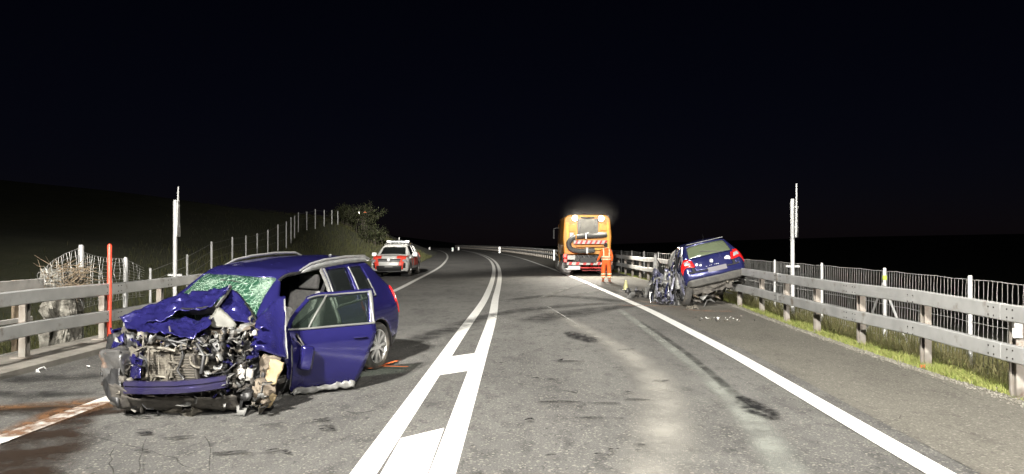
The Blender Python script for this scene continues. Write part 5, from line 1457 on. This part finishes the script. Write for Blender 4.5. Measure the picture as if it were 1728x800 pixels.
tbox('step', (-1.12, .05, 1.1), (.2, .3, .05), M['grey_metal'])
tbox('side_locker', (-1.05, 2.7, .85), (.3, 1.4, .55), M['dark'], .02); tbox('side_locker', (1.05, 2.7, .85), (.3, 1.4, .55), M['dark'], .02)

# thin dust and steam shaped to give the work lamps a glow halo
bm = bmesh.new(); bmesh.ops.create_icosphere(bm, subdivisions=3, radius=1)
for v in bm.verts: v.co = Vector((v.co.x * 1.7, v.co.y * 1.0, v.co.z * 1.15)) * (1 + .18 * mnoise.noise(v.co * 1.7))
me = bpy.data.meshes.new('lamp_glow_haze'); bm.to_mesh(me); bm.free()
vm = bpy.data.materials.new('glow_haze'); vm.use_nodes = True; vt = vm.node_tree; vt.nodes.clear()
pv = vt.nodes.new('ShaderNodeVolumePrincipled'); vo_ = vt.nodes.new('ShaderNodeOutputMaterial'); tcv = vt.nodes.new('ShaderNodeTexCoord')
nv = vt.nodes.new('ShaderNodeTexNoise'); nv.inputs['Scale'].default_value = 1.1; nv.inputs['Detail'].default_value = 2
ln = vt.nodes.new('ShaderNodeVectorMath'); ln.operation = 'LENGTH'; sc_ = vt.nodes.new('ShaderNodeVectorMath'); sc_.operation = 'MULTIPLY'; sc_.inputs[1].default_value = (1 / 1.7, 1.0, 1 / 1.15)
vt.links.new(tcv.outputs['Object'], sc_.inputs[0]); vt.links.new(sc_.outputs[0], ln.inputs[0]); vt.links.new(tcv.outputs['Object'], nv.inputs['Vector'])
mrv = vt.nodes.new('ShaderNodeMapRange'); mrv.inputs['From Min'].default_value = .25; mrv.inputs['From Max'].default_value = .95; mrv.inputs['To Min'].default_value = .022; mrv.inputs['To Max'].default_value = 0.0
vt.links.new(ln.outputs['Value'], mrv.inputs['Value'])
muv = vt.nodes.new('ShaderNodeMath'); muv.operation = 'MULTIPLY'; vt.links.new(mrv.outputs[0], muv.inputs[0]); vt.links.new(nv.outputs['Fac'], muv.inputs[1])
vt.links.new(muv.outputs[0], pv.inputs['Density']); pv.inputs['Color'].default_value = (.9, .88, .85, 1); vt.links.new(pv.outputs[0], vo_.inputs['Volume'])
me.materials.append(vm); tag(link('lamp_glow_haze', me, None, (TX, TY - 1.15, 3.25)), 'thin pale dust shaped to give the truck work lamps their glow', 'haze', kind='stuff')

# ------------------------------------------------------------------ road worker
def skin_mesh(name, verts, edges, radii, m, parent=None, lev=2, root=0):
    me = bpy.data.meshes.new(name); me.from_pydata([tuple(v) for v in verts], edges, []); me.materials.append(m)
    o = link(name, me, parent)
    md = o.modifiers.new('skin', 'SKIN'); md.use_smooth_shade = True
    for i, r_ in enumerate(radii):
        sv = me.skin_vertices[0].data[i]; sv.radius = r_ if isinstance(r_, tuple) else (r_, r_); sv.use_root = (i == root)
    sb = o.modifiers.new('sub', 'SUBSURF'); sb.levels = lev; sb.render_levels = lev
    return o
wx, wy = (1023 - CX) * 32.4 / FPX, 32.4
wk = empty('person', (wx, wy, 0), (0, 0, 0), label='worker in orange high-visibility suit standing behind the truck, back turned', cat='person')
M['hivis'] = mat('hivis_orange', (.85, .14, .02), (.72, .11, .018), 7, .8, bump=.012, bscale=14)
M['band'] = mat('reflective_band', (.75, .75, .5), (.62, .62, .4), 9, .35)
M['skin'] = mat('skin', (.42, .24, .17), (.36, .2, .14), 8, .6)
M['hair'] = mat('dark_hair', (.03, .022, .016), None, 20, .7)
Vb = [(0, 0, .92), (0, .01, 1.08), (0, .03, 1.28), (0, .05, 1.40), (0, .06, 1.47),      # pelvis, waist, chest, shoulders, neck base
      (-.10, 0, .86), (-.125, .03, .50), (-.135, -.01, .12), (.10, 0, .86), (.125, .02, .50), (.14, -.01, .12),
      (-.17, .05, 1.385), (-.27, .05, 1.12), (-.36, .18, .93), (.17, .05, 1.385), (.26, .01, 1.12), (.25, .12, .90)]
Eb = [(0, 1), (1, 2), (2, 3), (3, 4), (0, 5), (5, 6), (6, 7), (0, 8), (8, 9), (9, 10), (3, 11), (11, 12), (12, 13), (3, 14), (14, 15), (15, 16)]
Rb = [(.175, .135), (.18, .13), (.205, .14), (.14, .10), (.06, .06), .118, .098, .09, .118, .098, .09, .075, .062, .052, .075, .062, .052]
skin_mesh('suit', Vb, Eb, Rb, M['hivis'], wk)
# head with face, ears and hair
me = bpy.data.meshes.new('head'); bm = bmesh.new(); bmesh.ops.create_uvsphere(bm, u_segments=20, v_segments=14, radius=1)
for v in bm.verts:
    x, y, z = v.co; w_ = .075 * (1 - .18 * max(0, -z)); v.co = (x * w_, y * .095 + (.012 if y > 0 and z < -.2 else 0), z * .115)
    if y > .88 and abs(x) < .3 and -.25 < z < .15: v.co.y += .018
bm.to_mesh(me); bm.free(); me.materials.append(M['skin']); me.polygons.foreach_set('use_smooth', [True] * len(me.polygons))
hd_ = link('head', me, wk, (-.01, .085, 1.585), (R(18), 0, R(12)))
for sx in (-1, 1):
    rounded(hd_, 'ear', (sx * .076, 0, -.01), (.02, .035, .06), M['skin'])
    mb = MB(); mb.lathe([(0, .010), (.008, .006), (.011, 0)], 10, Matrix.Translation((sx * .03, .088, .012)) @ Matrix.Rotation(R(-90), 4, 'X')); mb.build('eye', M['dark'], hd_)
mb = MB(); mb.box((0, .093, -.058), (.045, .012, .010)); mb.build('mouth', mat('lips', (.3, .1, .08), None, 9, .6), hd_, bevel=.003)
bm = bmesh.new(); bmesh.ops.create_uvsphere(bm, u_segments=18, v_segments=12, radius=1)
dl_ = [v for v in bm.verts if (v.co.y > .35 and v.co.z < .45) or v.co.z < -.45]
bmesh.ops.delete(bm, geom=dl_, context='VERTS')
for v in bm.verts: v.co = (v.co.x * .083, v.co.y * .103, v.co.z * .124)
me = bpy.data.meshes.new('hair'); bm.to_mesh(me); bm.free(); me.materials.append(M['hair']); o = link('hair', me, hd_); o.modifiers.new('s', 'SOLIDIFY').thickness = .012
MB().tube([(0, .055, 1.44), (-.005, .075, 1.52)], .05, 10).build('neck', M['skin'], wk, 60)
def ringband(z, rx, ry, h, name='reflective_band', cx=0, cy=0, parent=wk):
    mb = MB(); A = []
    for dz in (-h / 2, h / 2): A.append([(cx + rx * math.cos(a), cy + ry * math.sin(a), z + dz) for a in np.linspace(0, 2 * math.pi, 20, endpoint=False)])
    mb.grid(A, wrap=True); mb.build(name, M['band'], parent, 60, solid=.006)
ringband(1.09, .212, .165, .07, cy=.01); ringband(.985, .212, .168, .06, cy=.01)
for sx in (-1, 1):
    mb = coons([(sx * .09, -.085, 1.12), (sx * .10, -.11, 1.28), (sx * .105, -.07, 1.42), (sx * .10, .04, 1.475)], [(sx * .145, -.08, 1.12), (sx * .155, -.10, 1.28), (sx * .155, -.06, 1.41), (sx * .15, .04, 1.462)], 3, 12); mb.build('reflective_band', M['band'], wk, 60, solid=.006)
    ringband(.22, .103, .103, .06, cx=sx * .133, cy=0); ringband(.34, .107, .107, .06, cx=sx * .13, cy=0)
    bt = skin_mesh('boot', [(sx * .14, -.03, .045), (sx * .145, .06, .04), (sx * .155, .17, .035), (sx * .138, -.02, .12)], [(0, 1), (1, 2), (0, 3)], [(.055, .045), (.05, .042), (.045, .034), .06], mat('boot_orange', (.30, .07, .02), (.15, .05, .02), 9, .7), wk)
def hand(parent, p, d, name):
    d = Vector(d).normalized(); _, sd, u = frame(d)
    V = [Vector(p), Vector(p) + d * .05, Vector(p) + d * .095]; E = [(0, 1), (1, 2)]; Rr = [.026, (.034, .02), (.034, .016)]
    for k, L in enumerate((.07, .08, .075, .055)):
        b_ = len(V); q = V[2] + sd * ((k - 1.5) * .02); V += [q + d * L * .45 - u * .008, q + d * L * .8 - u * .03]; E += [(2, b_), (b_, b_ + 1)]; Rr += [.009, .008]
    b_ = len(V); V += [V[0] + d * .035 + sd * .045, V[0] + d * .07 + sd * .055 - u * .02]; E += [(0, b_), (b_, b_ + 1)]; Rr += [.011, .009]
    return skin_mesh(name, V, E, Rr, M['skin'], parent, 1)
hand(wk, (-.37, .20, .91), (-.4, .5, -.6), 'hand'); hand(wk, (.25, .135, .885), (0, .4, -.9), 'hand')

# ------------------------------------------------------------------ debris
random.seed(77)
for i in range(30):
    p = G(1190 + random.gauss(28, 22), 540 + random.gauss(0, 3.0)); s_ = random.uniform(.03, .10)
    o = shard((0, 0, 0), s_).build('plastic_fragment', [M['white_plastic'], M['cast'], M['dark']][i % 3], None, 25, solid=.006)
    o.location = (p.x, p.y, s_ * .16); o.rotation_euler = (R(random.uniform(-20, 20)), R(random.uniform(-20, 20)), random.random() * 6)
    tag(o, ['white broken plastic fragment scattered on the shoulder beside the tipped hatchback', 'greyish broken metal fragment scattered on the shoulder beside the tipped hatchback', 'black broken plastic fragment scattered on the shoulder beside the tipped hatchback'][i % 3], 'debris', ['white', 'greyish', 'black'][i % 3] + ' fragments beside the tipped hatchback')
def heap(name, px, py, n, sp, s0, s1, mats, label, cat):
    t_ = empty(name, G(px, py), label=label, cat=cat)
    for i in range(n):
        shard((random.gauss(0, sp), random.gauss(0, sp), abs(random.gauss(.05, .06))), random.uniform(s0, s1)).build('scrap', random.choice(mats), t_, 25, solid=.005)
    return t_
heap('torn_bumper', 1082, 502, 12, .22, .2, .5, [M['dark'], M['underside'], M['dark'], M['grey_metal']], 'black torn bumper pieces lying in front of the tipped hatchback', 'debris')
heap('crushed_radiator', 1068, 494, 8, .18, .15, .4, [M['dark'], M['grey_metal'], M['torn']], 'heap of crushed radiator scrap beside the torn black bumper', 'debris')
t_ = empty('light_cone', G(1056, 490), label='small pale yellow-green work cone standing beside the radiator scrap', cat='cone')
mb = MB(); mb.lathe([(.11, 0), (.10, .03), (.04, .34), (.03, .37), (0, .37)], 16); mb.build('cone', mat('pale_yellow', (.42, .41, .20), None, 8, .5), t_, 50)
mb = MB(); mb.box((0, 0, .012), (.30, .30, .024)); mb.build('base', M['dark'], t_, bevel=.006)
p = G(1168, 521); me = rough_block((8, 8, 1), (.26, .12, .06), 6, .05, 9); me.materials.append(M['cast']); tag(link('lamp_housing', me, None, (p.x, p.y, .04)), 'white broken lamp housing under the loose wheel of the hatchback', 'debris')
for px, py, s_ in ((74, 625, .12), (66, 631, .09), (150, 621, .06), (172, 566, .05)):
    p = G(px, py); o = shard((0, 0, 0), s_).build('paper_scrap', M['white_plastic'], None, 25, solid=.004); o.location = (p.x, p.y, .03)
    tag(o, 'small white scrap lying on the asphalt by the kerb strip', 'litter', 'scraps by the kerb strip')

# ------------------------------------------------------------------ stains, tyre marks and spray marks on the asphalt
DZ = [0.016]
def ribbon(name, pix, widths, m, n=40, world=False, lab=None, z=None):
    pts = [Vector(p) if world else G(*p) for p in pix]
    L = [0]
    for a, b_ in zip(pts, pts[1:]): L.append(L[-1] + (b_ - a).length)
    xs = np.array([p.x for p in pts]); ys = np.array([p.y for p in pts]); L = np.array(L)
    s_ = np.linspace(0, L[-1], n)
    if len(pts) > 2: X = hermite(xs, L, s_); Y = hermite(ys, L, s_)
    else: X = np.interp(s_, L, xs); Y = np.interp(s_, L, ys)
    Wd = np.interp(s_, np.linspace(0, L[-1], len(widths)), widths)
    DZ[0] += .0003; mb = MB(); A = []; uv = []; zz = DZ[0] if z is None else z
    for i in range(n):
        a, b_ = max(i - 1, 0), min(i + 1, n - 1); d = Vector((X[b_] - X[a], Y[b_] - Y[a], 0)).normalized(); nn = Vector((d.y, -d.x, 0)) * Wd[i] / 2
        A.append([(X[i] - nn.x, Y[i] - nn.y, zz), (X[i], Y[i], zz), (X[i] + nn.x, Y[i] + nn.y, zz)]); uv += [(i / (n - 1), 0.0), (i / (n - 1), .5), (i / (n - 1), 1.0)]
    mb.grid(A); mb.uv = uv
    o = mb.build(name, m, road, fix=False)
    if lab: o['label'] = lab
    return o
D_dark = decal_mat('dark_smear', (.018, .018, .018), .62, 3.0, .30, .62, .95, spec=.1)
D_dark2 = decal_mat('rubber_scuff', (.010, .010, .011), .9, 9.0, .40, .58, .95, .3, spec=.1)
D_pale = decal_mat('pale_dust_track', (.33, .32, .285), .66, 1.3, .16, .66, .9, .5)
D_green = decal_mat('coolant_track', (.28, .295, .265), .60, 1.5, .25, .6, .7, .4)
D_brown = decal_mat('rust_brown_fluid', (.13, .066, .028), .90, 6.0, .36, .60, .7, .42)
D_brown2 = decal_mat('rust_brown_film', (.15, .072, .03), .82, 7.0, .36, .58, .75, .30)
D_wet = decal_mat('dark_brown_fluid', (.026, .017, .012), .88, 2.4, .30, .56, .35, .30)
D_orange = decal_mat('orange_spray', (.95, .20, .05), 1.0, 14, .22, .42, .8, .35)
D_orange2 = decal_mat('faint_orange_spray', (.55, .22, .09), .55, 9, .35, .6, .8, .4)
D_scratch = decal_mat('white_scratch', (.55, .55, .52), .85, 22, .38, .6, .8, .5)
# wheel tracks in the right lane
ribbon('dust_track', [(915, 520), (965, 545), (1020, 575), (1075, 610), (1108, 650), (1120, 700), (1118, 760), (1100, 830), (1070, 960)], [.35, .5, .6, .65, .75, .8, .85, .85], D_pale)
ribbon('dust_track', [(1040, 520), (1085, 552), (1130, 585), (1180, 625), (1230, 670), (1290, 740), (1345, 830), (1400, 960)], [.25, .3, .32, .34, .4, .45, .45], D_green)
ribbon('tyre_mark', [(1075, 540), (1120, 570), (1170, 607), (1215, 645), (1262, 688)], [.10, .14, .16, .16, .2], D_dark)
ribbon('tyre_mark', [(1245, 668), (1262, 680), (1292, 702), (1312, 712)], [.10, .34, .42, .16], D_dark2, lab='black rubber scuff near the edge line')
ribbon('tyre_mark', [(955, 560), (985, 572), (1008, 580)], [.25, .62, .3], D_dark2, lab='black rubber scuff in the middle of the lane')
ribbon('tyre_mark', [(655, 590), (705, 574), (760, 556), (820, 535), (900, 522), (1000, 514), (1060, 512)], [.5, .8, .7, .6, .8, .9, .5], D_dark)
ribbon('tyre_mark', [(850, 508), (930, 500), (1010, 505), (1060, 512)], [.5, .9, 1.1, .5], D_dark)
ribbon('fluid_stain', [(880, 545), (960, 530), (1030, 520), (1080, 515)], [.8, 1.4, 1.2, .6], D_dark)
for x0, x1, y_ in ((955, 1060, 708), (905, 985, 681), (1000, 1050, 683), (935, 990, 612), (1050, 1100, 677)):
    ribbon('dark_streak', [(x0, y_), ((x0 + x1) / 2, y_ - 1), (x1, y_)], [.06, .16, .06], D_dark)  # short dark streaks lying across the lane
ribbon('dust_track', [(905, 506), (945, 492), (990, 480), (1010, 478)], [.25, .5, .4, .2], D_pale)
ribbon('dust_track', [(905, 498), (960, 497), (1020, 492)], [.2, .4, .2], D_pale)
# scratches across the centre lines
for q in (((816, 525), (835, 536), (858, 549)), ((838, 533), (850, 540), (868, 546)), ((843, 512), (855, 508), (872, 506)), ((848, 528), (862, 527)), ((912, 512), (940, 528), (968, 545)), ((920, 515), (960, 540), (985, 556)), ((664, 596), (700, 586), (742, 574)), ((725, 503), (775, 499))):
    ribbon('scratch', q, [.02, .05, .02], D_scratch, 24)
# left: spilled fluids round the wreck's nose
ribbon('fluid_stain', [(-60, 700), (60, 692), (140, 696), (215, 690), (300, 694), (400, 690)], [.55, .6, .7, .5, .3, .15], D_wet, z=.006)
ribbon('fluid_stain', [(128, 690), (105, 715), (75, 750), (20, 800), (-60, 870)], [.45, .75, .95, 1.0, 1.1], D_wet, z=.009, lab='dark brown fluid running away from the wreck')
ribbon('fluid_stain', [(-60, 695), (20, 688), (90, 683), (150, 680), (205, 688)], [.42, .38, .42, .75, .5], D_brown, z=.012, lab='rusty brown fluid streak')
ribbon('fluid_stain', [(-5, 747), (40, 728), (80, 712), (120, 697), (160, 688), (210, 684)], [.30, .42, .5, .55, .6, .4], D_brown2, lab='rusty brown stain over the white edge line')
ribbon('fluid_stain', [(-40, 640), (60, 640), (180, 636)], [.4, .8, .4], D_dark); ribbon('fluid_stain', [(-40, 665), (60, 668), (170, 664)], [.3, .5, .3], D_dark)
ribbon('fluid_stain', [(200, 694), (300, 700), (420, 694), (480, 690)], [.2, .3, .3, .1], D_dark)
for i in range(14):
    px, py = random.uniform(180, 600), random.uniform(690, 790); ribbon('oil_spot', [(px, py), (px + random.uniform(8, 22), py + random.uniform(-4, 4)), (px + random.uniform(24, 60), py + random.uniform(-5, 5))], [.03, random.uniform(.06, .16), .03], D_dark2 if i % 3 == 0 else D_dark, 10)
for i in range(16):
    px, py = random.uniform(830, 1100), random.uniform(590, 790); ribbon('oil_spot', [(px, py), (px + random.uniform(6, 14), py + random.uniform(-3, 3)), (px + random.uniform(16, 34), py + random.uniform(-4, 4))], [.02, random.uniform(.05, .12), .02], D_dark2, 10)
# cracks and sealed joints
def crack(px, py, dx, dy, n=9, w=.018):
    pts = [(px, py)]
    for k in range(n): pts.append((pts[-1][0] + dx + random.gauss(0, abs(dx) * .3 + 2), min(pts[-1][1] + dy + random.gauss(0, abs(dy) * .3 + 1), 860)))
    ribbon('crack', pts, [w * .6, w, w * .8, w * 1.2, w * .5], D_crack, 50)
D_crack = decal_mat('crack_line', (.02, .02, .02), .5, 7, .25, .5, .95, .5, spec=.1)
crack(150, 742, 22, 6); crack(345, 738, 2, 9, 8); crack(195, 760, 1, 8, 7); crack(250, 742, -3, 8, 8); crack(480, 700, 16, -3, 8); crack(560, 640, 24, -2, 6, .012)
crack(1040, 640, 18, 4, 7, .012); crack(1420, 600, 24, 9, 9, .014); crack(1500, 700, 26, 5, 8, .014)
# police spray marks
ribbon('spray_mark', [(620, 627), (645, 620), (673, 612)], [.07, .10, .07], D_orange); ribbon('spray_mark', [(645, 622), (692, 623)], [.09, .07], D_orange)
ribbon('spray_mark', [(1035, 517), (1090, 518), (1160, 521)], [.10, .22, .12], D_orange2); ribbon('spray_mark', [(1145, 524), (1190, 527), (1250, 528)], [.12, .2, .12], D_orange2)
ribbon('spray_mark', [(1045, 508), (1075, 510), (1120, 514)], [.2, .5, .2], decal_mat('brown_spill', (.16, .075, .035), .6, 4, .3, .6, .7), lab='brown spill under the tipped hatchback')
